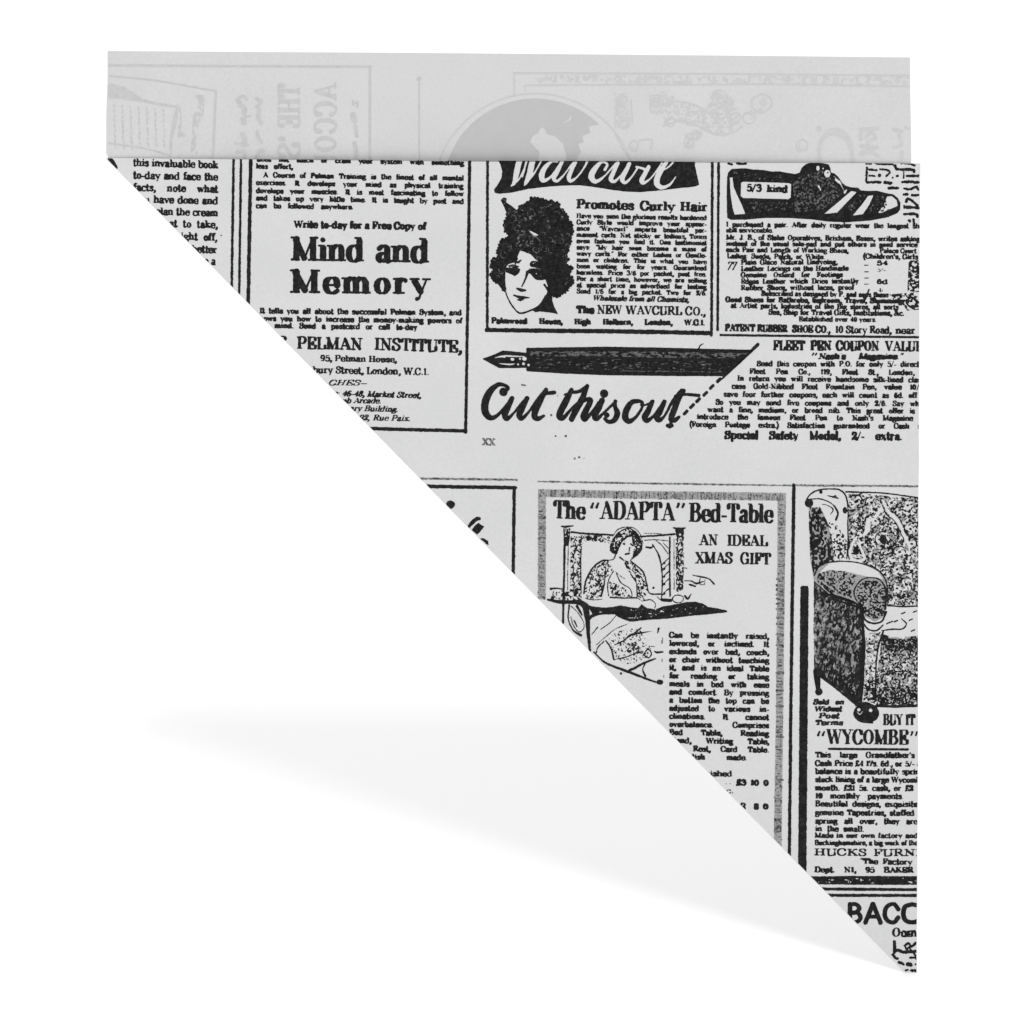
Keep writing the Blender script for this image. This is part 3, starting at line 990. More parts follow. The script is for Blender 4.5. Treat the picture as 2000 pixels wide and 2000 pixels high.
i.poly([(296, 285), (310, 275), (700, 288), (726, 300), (722, 412), (700, 428), (310, 415), (292, 395)], cut=c)
i.poly([(1008, 556), (1110, 470), (1240, 360), (1290, 368), (1200, 460), (1120, 545)], cut=c)
i.poly([(1250, 572), (1330, 480), (1385, 402), (1432, 396), (1395, 480), (1340, 560)], cut=c)
i.poly([(1548, 408), (1590, 405), (1630, 440), (1640, 490), (1560, 522), (1500, 548), (1470, 550), (1520, 480)], cut=c)
i.dot(1035, 210, 27, cut=c, ry=32)
i.dot(955, 162, 14, cut=c, ry=22)
i.dot(1000, 165, 7, cut=c)
i.st([(1108, 262), (1135, 282), (1152, 302)], [18, 26, 12], cut=c)
i.st([(1185, 372), (1200, 350)], [20, 10], cut=c)
i.st([(960, 315), (980, 352)], [16, 10], cut=c)
i.st([(1080, 220), (1110, 250), (1160, 320), (1180, 360)], [3, 5, 5, 3], cut=c)
tn = Ink(1385, 300, 1800, 440)
tn.F = i.F.copy()
tn.rough = .2
tn.build('shoe_shading', M_DTINT, FRONT)
i.dot(1040, 200, 8)
i.tone([(1470, 550), (1530, 420), (1560, 520)], .5, 3, seed=4)
i.tone([(800, 230), (1000, 180), (1060, 240), (1160, 380), (1020, 520), (760, 540), (740, 300)], .36, 2.6, seed=5, cut=True)
i.tone([(340, 450), (740, 450), (740, 520), (350, 540)], .16, 2.4, seed=6, cut=True)
i.tone([(220, 190), (760, 230), (760, 280), (240, 250)], .10, 2.4, seed=7, cut=True)
i.tone([(1190, 500), (1300, 390), (1370, 390), (1260, 540)], .22, 2.4, seed=8, cut=True)
i.tone([(1390, 540), (1440, 400), (1540, 400), (1460, 560)], .14, 2.4, seed=9, cut=True)
i.rough = 0.4
i.build('shoe_illustration', M_INK, FRONT, label='engraved dark sports shoe with pale stripes')
i = Ink(1440, 350, 1545, 390)
text(i, "5/3 kind", 1458, 371.5, 1538, 374.5, 14, T=34, t=18)
i.build('shoe_caption', M_INK, FRONT)
i = Ink(1405, 425, 1800, 662)
text(i, "I purchased a pair. After daily regular wear the longest shoes", 1418, 440.5, 1815, 446, 10.8, T=28, t=15, hs=.85)
text(i, "still serviceable.", 1418, 451.7, 1510, 452.5, 10, T=28, t=15)
text(i, "Mr. J. B., of Stoke Operatives, Brixham, Essex, writes asking", 1418, 466, 1797, 471, 11, T=28, t=15, hs=.85)
text(i, "instead of the usual sole-pad and put others in good service", 1418, 478, 1792, 482, 10.6, T=28, t=15, hs=.85)
text(i, "each Pair and Length of Working Shoes,", 1418, 490, 1657, 493, 10.6, T=27, t=14, hs=.85)
text(i, "Ladies: Suede, Patch, or White.", 1420, 502.5, 1611, 505, 10.6, T=27, t=14, hs=.85)
text(i, "Palace Court", 1718, 493, 1790, 494, 10, T=27, t=14)
text(i, "(Children's, Girls", 1686, 504, 1793, 506, 11, T=27, t=14)
text(i, "77", 1418, 526, 1436, 526, 17, T=16, t=9, slant=.3)
block(i, ["Plain Glace Natural Undyeing,", ("Leather Lacings on the Handmade", 1447, 1657), ("Genuine Oxford for Footings", 1447, 1646), ("Edges Leather which Dries instantly", 1447, 1677),
          ("Rubber Shoes, without laces, proof", 1447, 1668)], 1447, 1636, 515, 12.5, 11, T=27, t=14, hs=.85)
text(i, "Subscribed as designed by P. and sons these", 1487, 576, 1735, 580, 11, T=27, t=14, hs=.85)
text(i, "Good Shoes for Bathrobe, bedroom, Travel, Slumming", 1417, 588, 1762, 592, 11.5, T=30, t=15, hs=.85)
text(i, "at Artist parts, Industries of the Big stores, all sorts", 1427, 599.5, 1755, 604, 11, T=27, t=14, hs=.85)
text(i, "Sea, Ship for Travel Gifts, Institutions, &c.", 1501, 613, 1766, 616, 11.5, T=28, t=14, hs=.85)
text(i, "Established over 40 years.", 1560, 626, 1712, 628, 10.5, T=25, t=13)
text(i, "54", 1712, 517, 1734, 517, 10, T=34, t=18)
text(i, "5/-", 1713, 530, 1730, 530, 8, T=18, t=10)
text(i, "6d", 1712, 553, 1734, 554, 10, T=34, t=18)
text(i, "4/-", 1715, 569, 1730, 569, 8, T=18, t=10)
for yy in (517, 530, 542, 554):
    i.st([(1688, yy), (1696, yy)], 1.8)
i.tone([(1775, 508), (1797, 508), (1797, 570), (1772, 568)], .68, 4, 3.2, seed=21)
i.tone([(1736, 574), (1797, 570), (1797, 604), (1772, 606), (1760, 590)], .55, 4.5, 3.6, seed=22)
i.st([(1770, 590), (1782, 600), (1790, 590), (1780, 580)], 3.5, closed=True)
i.st([(1690, 583), (1697, 565)], 3.5)
i.build('body_text', M_INK, FRONT)
i = Ink(1405, 628, 1800, 662, res=.8)
text(i, "PATENT RUBBER", 1416, 645, 1538, 647.5, 14, T=34, t=15)
text(i, "SHOE CO.,", 1547, 647.5, 1621, 649, 14, T=34, t=15)
text(i, "10 Story Road,", 1631, 649, 1741, 651, 14, T=28, t=13)
text(i, "near Crystal", 1749, 651, 1860, 652.5, 13.5, T=28, t=13)
i.line(1391, 652.3, 1797, 658, 4.6)
i.build('company_line', M_INK, FRONT)
# crowded lettering right of the shoe
i = Ink(1685, 305, 1800, 440)
i.frame(1640, 290, .088)
S_ = [([(590, 320), (690, 325)], 60), ([(800, 310), (1000, 330), (1170, 320)], 62), ([(1360, 310), (1560, 330), (1660, 370)], 60), ([(600, 400), (595, 740)], 44), ([(600, 740), (900, 735)], 60),
      ([(1000, 740), (1130, 760)], 66), ([(660, 460), (820, 470)], 52), ([(900, 450), (1060, 470), (1110, 520), (1040, 600)], 50), ([(660, 590), (780, 600)], 46), ([(1230, 380), (1290, 450), (1620, 465), (1650, 510)], 66),
      ([(1420, 500), (1420, 640)], 40), ([(1500, 600), (1740, 600)], 60), ([(1400, 740), (1560, 730), (1740, 750)], 66), ([(1090, 870), (1290, 870)], 58), ([(1420, 880), (1560, 900), (1690, 840), (1740, 900)], 50),
      ([(1420, 1010), (1500, 1010)], 50), ([(1600, 1030), (1740, 1030)], 56), ([(1480, 1170), (1510, 1110), (1620, 1160), (1720, 1260)], 62), ([(1480, 1290), (1740, 1310)], 66), ([(1430, 1270), (1430, 1300)], 50),
      ([(1430, 1450), (1680, 1450), (1730, 1510)], 58), ([(1540, 1590), (1560, 1600)], 60), ([(1640, 1570), (1650, 1680)], 50)]
for p_, w_ in S_:
    i.st(p_, w_ * 1.02)
i.dot(885, 582, 42)
i.dot(1280, 600, 32)
i.dot(1180, 635, 22)
i.rough = 0.9
i.build('side_lettering', M_INK, FRONT)
i = Ink(1418, 306, 1465, 325)
i.st([(1422, 317), (1429, 319)], 4.5)
i.st([(1440, 316), (1448, 318), (1456, 317)], 5)
i.rough = .8
i.build('lettering_fragment', M_INK, FRONT)

# --- pen coupon
i = Ink(935, 665, 1492, 745)
i.poly([(1028, 677.2), (1094, 676), (1181, 675), (1293, 677), (1400, 680), (1474, 681.5), (1445, 708), (1414, 733), (1300, 732.5), (1185, 731), (1100, 727.5), (1028, 723)])
i.poly([(942, 699), (966, 690), (982, 682.5), (1000, 684), (1030, 687), (1030, 716), (1005, 717), (975, 717), (962, 710)])
i.frame(920, 650, .24845)
i.st([(258, 172), (310, 175), (415, 178)], [10, 14, 8], cut=True)
i.st([(190, 188), (240, 178), (270, 186)], [6, 16, 6], cut=True)
i.st([(200, 232), (300, 240), (340, 236)], [4, 14, 6], cut=True)
i.dot(325, 200, 16, cut=True, ry=13)
i.dot(385, 195, 9, cut=True)
i.dot(420, 195, 18, cut=True, ry=16)
i.dot(412, 235, 12, cut=True)
i.dot(370, 240, 8, cut=True)
i.dot(452, 245, 10, cut=True)
i.st([(1790, 118), (1800, 95), (1825, 78)], [12, 9, 7])
i.z = None
tn = Ink(935, 665, 1492, 745)
tn.F = i.F.copy()
tn.rough = .2
tn.build('pen_shading', M_DTINT, FRONT)
i.tone([(1034, 684), (1180, 684), (1293, 685), (1470, 688), (1462, 698), (1290, 697), (1180, 694), (1036, 693)], .55, 6, 2.2, seed=31, cut=True)
i.tone([(1040, 697), (1300, 700), (1440, 702), (1410, 726), (1190, 724), (1050, 716)], .10, 7, 2, seed=32, cut=True)
i.line(1200, 722.5, 1418, 725, .9, cut=True)
i.line(1400, 688.5, 1466, 689.5, 1.4, cut=True)
i.rough = .45
i.build('pen_illustration', M_INK, FRONT, label='engraved fountain pen pointing left')
i = Ink(1330, 660, 1492, 820)
i.st([(1480, 671), (1468, 683), (1410, 738)], [7, 6, 4], sm=False)
for dx, dy in [(1404, 741), (1390, 754), (1377.5, 767.5), (1363.5, 780), (1351.5, 791.5), (1339, 804)]:
    i.st([(dx - 2.6, dy + 2.6), (dx + 2.6, dy - 2.6)], 6.6)
i.build('dashed_cutting_line', M_INK, FRONT)

i = Ink(935, 740, 1380, 850)
i.frame(920, 650, .24845)
i.dot(255, 458, 34)
i.st8([(255, 460), (292, 430), (262, 405), (210, 402), (150, 455), (113, 535), (112, 615), (150, 662), (205, 645), (262, 580), (322, 505)], [24, 24, 24, 32, 48, 54, 52, 40, 24, 18, 20])
i.st8([(322, 508), (285, 590), (265, 640), (285, 668), (335, 625), (400, 545), (440, 505)], [34, 44, 44, 34, 18, 18, 22])
i.st8([(440, 508), (400, 590), (380, 640), (400, 666), (450, 620), (520, 520), (590, 440)], [34, 44, 44, 34, 18, 20, 28])
i.st8([(590, 440), (545, 520), (505, 610), (500, 655), (530, 668), (572, 646)], [30, 46, 46, 42, 34, 20])
i.st8([(545, 488), (590, 470), (655, 462)], [18, 26, 28])
i.st8([(790, 440), (750, 520), (705, 610), (695, 650), (725, 662), (780, 600), (850, 530)], [30, 48, 48, 44, 34, 20, 16])
i.st8([(735, 478), (790, 462), (850, 452), (912, 412)], [14, 22, 26, 26])
i.st8([(912, 412), (870, 520), (825, 600), (790, 672)], [32, 46, 46, 40])
i.st8([(815, 620), (870, 545), (915, 515), (938, 528), (905, 600), (882, 650), (900, 672), (955, 610), (1000, 540)], [16, 18, 28, 40, 44, 42, 34, 20, 16])
i.st8([(1030, 525), (1000, 590), (972, 645), (990, 668), (1040, 625), (1140, 530)], [40, 46, 42, 34, 18, 20])
i.dot(1046, 470, 33)
i.st8([(1132, 528), (1132, 575), (1150, 625), (1125, 680), (1080, 692), (1052, 668)], [22, 30, 42, 38, 28, 24])
i.dot(1068, 640, 22)
i.st8([(1310, 530), (1262, 540), (1222, 600), (1212, 660), (1245, 688), (1300, 650), (1345, 580), (1345, 540), (1310, 528)], [30, 36, 46, 46, 38, 22, 20, 22, 28])
i.st8([(1335, 560), (1370, 560), (1430, 535)], [14, 14, 16])
i.st8([(1425, 535), (1390, 610), (1365, 655), (1385, 684), (1435, 645), (1490, 570), (1520, 530)], [32, 44, 44, 34, 18, 18, 22])
i.st8([(1520, 535), (1485, 610), (1460, 655), (1480, 680), (1525, 640), (1590, 520), (1655, 445)], [32, 44, 44, 34, 18, 22, 26])
i.st8([(1670, 450), (1630, 510), (1600, 590), (1575, 660), (1600, 680), (1635, 655)], [34, 44, 44, 42, 38, 22])
i.st8([(1600, 490), (1680, 478), (1790, 486)], [14, 22, 24])
i.st8([(1560, 672), (1572, 700), (1562, 726)], [20, 20, 36])
i.st8([(1545, 722), (1580, 722)], 26)
i.build('script_lettering', M_INK, FRONT, label='bold brush-script words Cut this out')
i = Ink(935, 745, 1150, 905)
i.frame(920, 650, .24845)
i.st([(400, 402), (425, 406)], 14)
for x, y, r in [(630, 640, 9), (665, 805, 8), (745, 805, 10), (815, 982, 9), (850, 972, 9), (888, 980, 4), (680, 488, 6)]:
    i.dot(x, y, r)
i.z = None
text(i, "XX", 942, 868, 967, 869, 13.5, T=30, t=16)
i.build('small_mark', M_GREY, FRONT)

i = Ink(1340, 660, 1800, 870, res=.8)
text(i, "FLEET", 1510, 682.5, 1572, 683, 19, T=27, t=13, jit=0)
text(i, "PEN", 1583, 683, 1624, 683.5, 19, T=33, t=13, jit=0)
text(i, "COUPON", 1633, 683.5, 1717, 684.5, 19, T=31, t=12, jit=0)
text(i, "VALUE", 1729, 684.5, 1802, 685.5, 19, T=27, t=12, jit=0)
text(i, "\"", 1584, 703, 1596, 703, 14, T=30, t=20)
text(i, "Nash's Magazine.\"", 1598, 700, 1762, 701, 12.5, T=40, t=18, slant=.2)
rws = [("Send this coupon with P.O. for only 5/- direct to", 1478, 1816, 713.5, 716), ("Fleet Pen Co., 119, Fleet St., London,", 1463.6, 1786, 728.5, 732), ("In return you will receive handsome silk-lined clasp", 1440, 1806, 742, 746.5),
       ("case Gold-Nibbed Fleet Fountain Pen, value 10/6", 1429, 1803, 757.5, 760.5), ("save four further coupons, each will count as 6d. off t", 1413, 1806, 773, 777), ("So you may send five coupons and only 2/6. Say whet", 1397.6, 1808, 788.5, 793),
       ("want a fine, medium, or broad nib. This great offer is", 1382, 1787, 803, 807), ("introduce the famous Fleet Pen to Nash's Magazine", 1361.5, 1783, 817, 821.5), ("(Foreign Postage extra.) Satisfaction guaranteed or Cash re", 1347, 1806, 832, 837)]
for s_, a, b, ya, yb in rws:
    text(i, s_, a, ya, b, yb, 11.6, T=27, t=14, hs=.85)
text(i, "Special Safety Model, 2/- extra.", 1415.5, 855, 1762, 858.5, 14.5, T=36, t=17, serif=False)
i.build('coupon_text', M_INK, FRONT)

# --- lower left advertisement
i = Ink(800, 925, 1015, 1130)
i.line(815, 949, 1006.5, 951.5, 7.2)
i.line(1004.5, 951, 1002.3, 1120, 6.8)
i.rough = .7
i.build('border_rule', M_INK, FRONT)
rule(815, 934, 1009, 936, 3.6, M_GREY, .8)
rule(1050, 939, 1551, 947, 3.0, M_GREY, .8)
rule(1551, 946.5, 1797, 949, 3.8, M_GREY, .8)
i = Ink(860, 965, 970, 1080)
i.frame(800, 900, .15528)
i.dot(515, 545, 58, ry=52)
i.st([(735, 835), (790, 770), (850, 725), (880, 725)], [30, 50, 50, 40])
i.poly([(780, 865), (830, 800), (860, 775), (940, 820), (905, 870), (850, 925)])
i.poly([(890, 975), (930, 968), (985, 1005), (998, 1062), (960, 1040)])
i.rough = .6
i.build('lettering_fragment', M_INK, FRONT)

# --- bed-table advertisement: shaded frame
i = Ink(1048, 945, 1545, 1700)
i.poly([(1051, 954.5), (1300, 958), (1535, 961.5), (1530, 1350), (1526, 1690), (1511, 1690), (1516, 1350), (1519, 976), (1300, 973), (1066, 969), (1066, 1170), (1050.5, 1170)])
i.rough = .5
i.build('screened_border', M_TINT, FRONT, label='mottled grey frame border')
i = Ink(1048, 945, 1545, 1700)
i.tone([(1051, 954), (1300, 958), (1535, 961), (1535, 976), (1300, 974), (1051, 969)], .16, 2.2, 6, seed=41)
i.tone([(1051, 954), (1067, 954), (1066, 1170), (1050, 1170)], .14, 2.6, 3.6, seed=42)
i.tone([(1520, 962), (1535, 962), (1530, 1350), (1526, 1690), (1510, 1690), (1516, 1350)], .14, 5.0, 2.4, seed=43)
i.poly([(1512, 1597), (1526.5, 1597), (1526, 1625), (1511, 1626)])
for a_, b_ in [(1075, 1087), (1096, 1103), (1108, 1115), (1122, 1129), (1136, 1144)]:
    i.poly([(a_, 955), (b_, 955), (b_ - 2, 969), (a_ - 1, 969)])
for yy in (1009, 1031, 1050):
    i.st([(1054, yy), (1064, yy)], 5)
for yy in (1130, 1142, 1150, 1160, 1168, 1178, 1188, 1205, 1217, 1238, 1259, 1313, 1347, 1378, 1438, 1522):
    i.st([(1517, yy), (1529, yy + .6)], 4.4)
i.dot(1322, 967, 9, ry=5)
rb = np.random.default_rng(12)
x = 1150.0
while x < 1530:
    i.st([(x, 957.5 + (x - 1051) * .014), (x + rb.uniform(-2, 2), 969 + (x - 1051) * .014)], rb.uniform(1.2, 3.2))
    x += rb.uniform(4, 9)
y = 985.0
while y < 1590:
    xc = np.interp(y, [962, 1350, 1690], [1527.5, 1523, 1518.5])
    i.st([(xc - rb.uniform(3, 6), y), (xc + rb.uniform(3, 6), y + rb.uniform(-1, 1))], rb.uniform(1.2, 3.0))
    y += rb.uniform(4, 9)
y = 980.0
while y < 1165:
    i.st([(1054.5, y), (1063, y + rb.uniform(-1, 1))], rb.uniform(1.2, 2.6))
    y += rb.uniform(4, 10)
i.rough = .7
i.build('decorative_border', M_GREY, FRONT)
i = Ink(1070, 970, 1525, 1110, res=.6)
text(i, "The", 1081, 1011.5, 1143, 1013, 35, T=23, t=8, jit=0)
text(i, "\"", 1150, 1014, 1171, 1014, 32, T=20, t=13, jit=0)
text(i, "ADAPTA", 1172, 1012, 1317, 1015.5, 35, T=23, t=7.5, jit=0)
text(i, "~", 1319, 1012, 1340, 1012, 31, T=20, t=13, jit=0)
text(i, "Bed-Table", 1346, 1017.5, 1510, 1020, 36, T=23, t=8, jit=0)
text(i, "AN", 1366, 1063.5, 1402, 1064, 21, T=24, t=9)
text(i, "IDEAL", 1420, 1064.5, 1499, 1065.5, 21, T=24, t=9)
text(i, "XMAS", 1358, 1099, 1431, 1100, 22, T=24, t=9)
text(i, "GIFT", 1446, 1100.5, 1505, 1101.5, 22, T=24, t=9)
i.build('headline', M_INK, FRONT, label='headline of the bed-table advertisement')

i = Ink(1062, 1020, 1440, 1345, res=.8)
i.frame(1060, 1010, .18634)
i.st([(195, 90), (255, 92), (318, 84)], [16, 26, 14])
i.poly([(215, 105), (290, 105), (285, 200), (270, 295), (222, 295)])
i.tone([(230, 110), (280, 110), (270, 200), (235, 200)], .3, 2, seed=51, cut=True)
i.st([(229, 290), (224, 600), (216, 900), (214, 1105)], [26, 22, 22, 22])
i.st([(268, 300), (262, 560), (262, 760)], 8)
i.tone([(292, 190), (410, 200), (398, 500), (400, 830), (285, 830)], .46, 2.2, 2.6, seed=52)
i.st([(405, 300), (398, 500), (402, 800)], 12)
i.st([(300, 150), (450, 165), (740, 178)], [20, 20, 18])
i.tone([(400, 185), (740, 185), (700, 268), (560, 250), (450, 245), (400, 290)], .45, 2.2, seed=53)
i.dot(480, 215, 26)
i.dot(552, 232, 16)
i.st([(1020, 195), (1200, 185), (1380, 170)], [18, 18, 22])
i.st([(1060, 160), (1250, 165)], 5)
i.st([(1370, 104), (1430, 112), (1492, 106)], [16, 24, 14])
i.tone([(1392, 120), (1482, 120), (1474, 780), (1398, 780)], .66, 1.8, 4, seed=54)
i.poly([(1385, 115), (1480, 115), (1470, 200), (1400, 200)])
i.dot(1440, 175, 12, cut=True)
i.st([(1332, 200), (1330, 500), (1335, 820)], 18)
i.st([(1375, 220), (1378, 760)], 5)
i.st([(1065, 235), (1180, 228), (1310, 240)], 9)
i.st([(1085, 305), (1130, 312), (1160, 295)], [20, 22, 10])
i.st([(1150, 278), (1215, 390), (1248, 540), (1252, 700), (1244, 850)], [10, 18, 16, 14, 12])
i.st([(1190, 240), (1250, 290), (1315, 380)], 9)
i.st([(1260, 260), (1320, 320)], 8)
for yy in (420, 480, 560, 640, 740):
    i.st([(1255, yy + 70), (1290, yy + 30), (1325, yy)], [14, 8, 14])
    i.dot(1272, yy + 55, 13)
hp = [(700, 300), (730, 220), (785, 150), (860, 108), (920, 104), (985, 145), (1028, 215), (1048, 280), (1042, 335), (1000, 390), (930, 440), (950, 380), (975, 320), (940, 260), (935, 195), (890, 205),
      (830, 255), (800, 320), (778, 385), (735, 372), (702, 345)]
i.poly(hp)
i.tone([(790, 130), (900, 110), (960, 140), (850, 210)], .5, 2.4, seed=55, cut=True)
i.tone([(720, 220), (840, 200), (780, 330), (720, 350)], .28, 2.4, seed=56, cut=True)
i.tone([(950, 180), (1040, 280), (1000, 370), (960, 300)], .25, 2.4, seed=57, cut=True)
i.dot(853, 272, 14)
i.st([(835, 252), (870, 250)], 6)
i.st([(920, 270), (945, 290)], 14)
i.st([(912, 310), (905, 350)], 12)
i.st([(868, 380), (905, 372)], 18)
i.st([(960, 330), (945, 400), (920, 440)], 8)
i.st([(810, 415), (850, 445), (890, 460)], [22, 14, 10])
i.st([(765, 380), (742, 432), (690, 445), (620, 452), (530, 520), (465, 630), (440, 720), (430, 800)], [12, 14, 12, 18, 18, 18, 16, 14])
i.tone([(620, 450), (700, 455), (740, 540), (665, 600), (640, 700), (640, 820), (500, 860), (430, 820), (470, 640), (530, 530)], .36, 2.0, 3, seed=58, rot=.3)
i.st([(655, 560), (645, 690), (612, 820)], [10, 14, 26])
i.tone([(830, 430), (930, 455), (1050, 570), (1100, 780), (1060, 890), (995, 850), (980, 690), (900, 570)], .46, 2.0, 3, seed=59, rot=-.6)
i.st([(920, 450), (1050, 565), (1090, 690), (1120, 790), (1240, 800)], [16, 16, 14, 14, 18])
i.st([(860, 480), (930, 590), (985, 690)], 8)
i.st([(740, 560), (695, 640), (680, 720), (690, 820)], 10)
i.st([(772, 585), (820, 680), (910, 740), (935, 800), (930, 840)], 10)
i.tone([(690, 660), (860, 735), (925, 830), (730, 830)], .46, 1.8, 3.4, seed=60, rot=.6)
i.st([(710, 835), (850, 842), (985, 838)], 16)
i.st([(985, 700), (988, 840)], 12)
i.st([(430, 840), (520, 862), (620, 855)], 8)
i.poly([(455, 915), (560, 935), (640, 942), (730, 935), (820, 918), (900, 935), (1000, 950), (1035, 905), (1090, 945), (1180, 960), (1260, 930), (1400, 905), (1500, 885), (1600, 880), (1680, 900), (1730, 935),
        (1830, 950), (1935, 975), (1930, 992), (1750, 1012), (1500, 1035), (1300, 1060), (1100, 1072), (920, 1092), (840, 1065), (780, 1035), (740, 1000), (600, 985), (520, 1010)])
i.tone([(900, 960), (1700, 930), (1650, 1000), (950, 1060)], .06, 3, 1.6, seed=61, cut=True)
i.st([(880, 1050), (1000, 1052)], 5, cut=True)
i.st([(1250, 860), (1340, 868)], 34)
i.st([(1490, 820), (1520, 850), (1555, 800)], [20, 24, 10])
i.dot(1105, 905, 42, cut=True, ry=36)
i.dot(1205, 870, 34, cut=True, ry=44)
i.st([(1060, 870), (1130, 860), (1180, 900), (1175, 950)], 10)
i.st([(1200, 830), (1230, 860)], 8)
i.dot(1160, 735, 12)
i.dot(1418, 850, 62, ry=46)
i.dot(1418, 850, 52, cut=True, ry=37)
i.st([(1395, 815), (1440, 815)], 6)
i.st([(55, 862), (180, 885), (300, 885), (390, 890), (450, 930)], [24, 40, 40, 56, 70])
i.st([(85, 748), (140, 742), (212, 750)], [26, 14, 18])
i.tone([(110, 770), (390, 740), (420, 870), (80, 860)], .42, 2.8, seed=62)
i.dot(245, 805, 24)
i.dot(300, 800, 24, cut=True)
i.st([(450, 940), (470, 1080), (478, 1220), (495, 1395)], [70, 52, 38, 26])
i.st([(470, 1080), (520, 1030), (620, 1005), (740, 1005)], [40, 34, 24, 20])
i.st([(278, 920), (268, 1060), (318, 1180), (400, 1235)], [18, 14, 14, 28])
i.st([(300, 930), (370, 1000), (425, 1090), (430, 1160), (380, 1200), (320, 1130), (295, 1040)], 8)
i.st([(330, 1080), (358, 1142)], 14)
i.st([(360, 930), (410, 1020)], [30, 20])
i.st([(770, 1025), (700, 1105), (610, 1170)], 8)
i.st([(575, 1150), (515, 1225)], 12)
i.st([(905, 1108), (760, 1170), (660, 1250), (550, 1345)], 8)
i.st([(640, 1300), (580, 1360), (560, 1420)], 13)
i.st([(660, 1290), (715, 1370), (745, 1490)], [14, 18, 16])
i.st([(745, 1490), (860, 1465), (980, 1420)], 10)
i.tone([(690, 1260), (780, 1200), (850, 1170), (1010, 1160), (1060, 1240), (1150, 1390), (1080, 1470), (900, 1560), (780, 1500), (730, 1380)], .18, 2.0, 2.0, seed=63, rot=-.5)
i.tone([(860, 1320), (980, 1300), (1020, 1420), (880, 1420)], .5, 2.0, seed=64)
i.st([(755, 1335), (850, 1290), (920, 1230), (1050, 1205), (1150, 1190)], [14, 14, 22, 14, 7])
i.st([(960, 1215), (1030, 1155)], 16)
i.st([(1055, 1440), (1100, 1380), (1140, 1420), (1110, 1470), (1060, 1440)], 14)
i.st([(535, 1410), (640, 1512), (760, 1568), (900, 1618), (1060, 1680), (1180, 1722), (1250, 1730)], [14, 22, 24, 30, 24, 20, 20])
i.dot(1228, 1725, 38, ry=28)
i.st([(1185, 1478), (1120, 1500), (1040, 1535), (960, 1580), (910, 1600)], [14, 24, 24, 28, 26])
i.st([(1080, 1520), (1048, 1590), (1075, 1660)], [12, 12, 22])
i.st([(1215, 1160), (1205, 1208)], [22, 12])
for x, y in [(1250, 1300), (1250, 1495), (1268, 1665), (1255, 1270)]:
    i.st([(x, y - 10), (x, y + 14)], 10)
i.st([(1135, 1350), (1175, 1352)], 7)
i.st([(1170, 1400), (1200, 1412), (1258, 1408)], [10, 26, 16])
i.dot(820, 1635, 12)
i.st([(1482, 660), (1560, 664), (1610, 690), (1690, 665)], [10, 10, 22, 8])
i.st([(1565, 600), (1650, 618), (1740, 640), (1795, 695)], [8, 18, 14, 20])
i.st([(1650, 640), (1640, 690), (1690, 700), (1700, 650)], 8)
i.st([(1540, 700), (1600, 720)], 18)
i.st([(1485, 525), (1510, 530)], 10)
i.rough = .45
i.st([(360, 300), (330, 380), (300, 420)], 12)
i.st([(300, 600), (340, 590), (380, 560)], [24, 16, 8])
i.dot(345, 510, 20, cut=True, ry=36)
i.dot(350, 640, 24, cut=True, ry=16)
i.dot(345, 400, 16, cut=True, ry=26)
i.st([(560, 560), (600, 640), (590, 740)], 8)
i.st([(500, 640), (560, 660), (610, 720)], 8)
i.st([(690, 600), (660, 620)], 10)
i.st([(900, 540), (960, 600), (1010, 690), (1030, 780)], 8, cut=True)
i.st([(850, 430), (900, 500), (960, 560)], 7, cut=True)
i.st([(860, 640), (800, 600), (760, 560)], 6)
i.st([(740, 180), (790, 120), (870, 96), (960, 108), (1020, 170), (1052, 270)], 9)
i.build('bed_illustration', M_INK, FRONT, label='engraving of a woman in bed at a tray table')

i = Ink(1290, 1225, 1515, 1600)
bl = ["Can be instantly raised,", "lowered, or inclined. It", "extends over bed, couch,", "or chair without touching", "it, and is an ideal Table", "for reading or taking", "meals in bed with ease",
      "and comfort. By pressing", "a button the top can be", "adjusted to various in-", "clinations. It cannot", "overbalance. Comprises", "Bed Table, Reading", "Stand, Writing Table,", "Bed Rest, Card Table.", ("British made.", 1330, 1459)]
block(i, bl, 1307, 1502, 1244.5, 15.85, 12.2, drop=2.5, T=28, t=14, hs=.88)
text(i, "finished", 1365, 1515, 1430, 1516, 12, T=28, t=14)
text(i, "..", 1414, 1531, 1430, 1531, 12, T=14, t=8)
text(i, "c.", 1418, 1548, 1433, 1549, 11, T=18, t=10)
text(i, "£3 10 0", 1438, 1533, 1501, 1534, 12.5, T=38, t=20)
text(i, "2", 1445, 1579, 1456, 1580, 12.5, T=34, t=18)
text(i, "8", 1472, 1580, 1482, 1580, 12, T=38, t=20)
text(i, "0", 1490, 1580, 1501, 1580, 12, T=38, t=20)
i.build('body_text', M_INK, FRONT)

i = Ink(1535, 940, 1556, 1740)
i.line(1550.5, 946, 1545.5, 1300, 7.0)
i.line(1545.5, 1300, 1541.5, 1675, 6.6)
i.rough = .6
i.build('printed_rule', M_INK, FRONT)
i = Ink(1554, 1135, 1590, 1740)
i.poly([(1563, 1146), (1566, 1143), (1577, 1143), (1579.5, 1147), (1577.5, 1400), (1575, 1710), (1558.5, 1710), (1561, 1400)])
i.rough = .6
i.build('printed_bar', M_INK, FRONT)

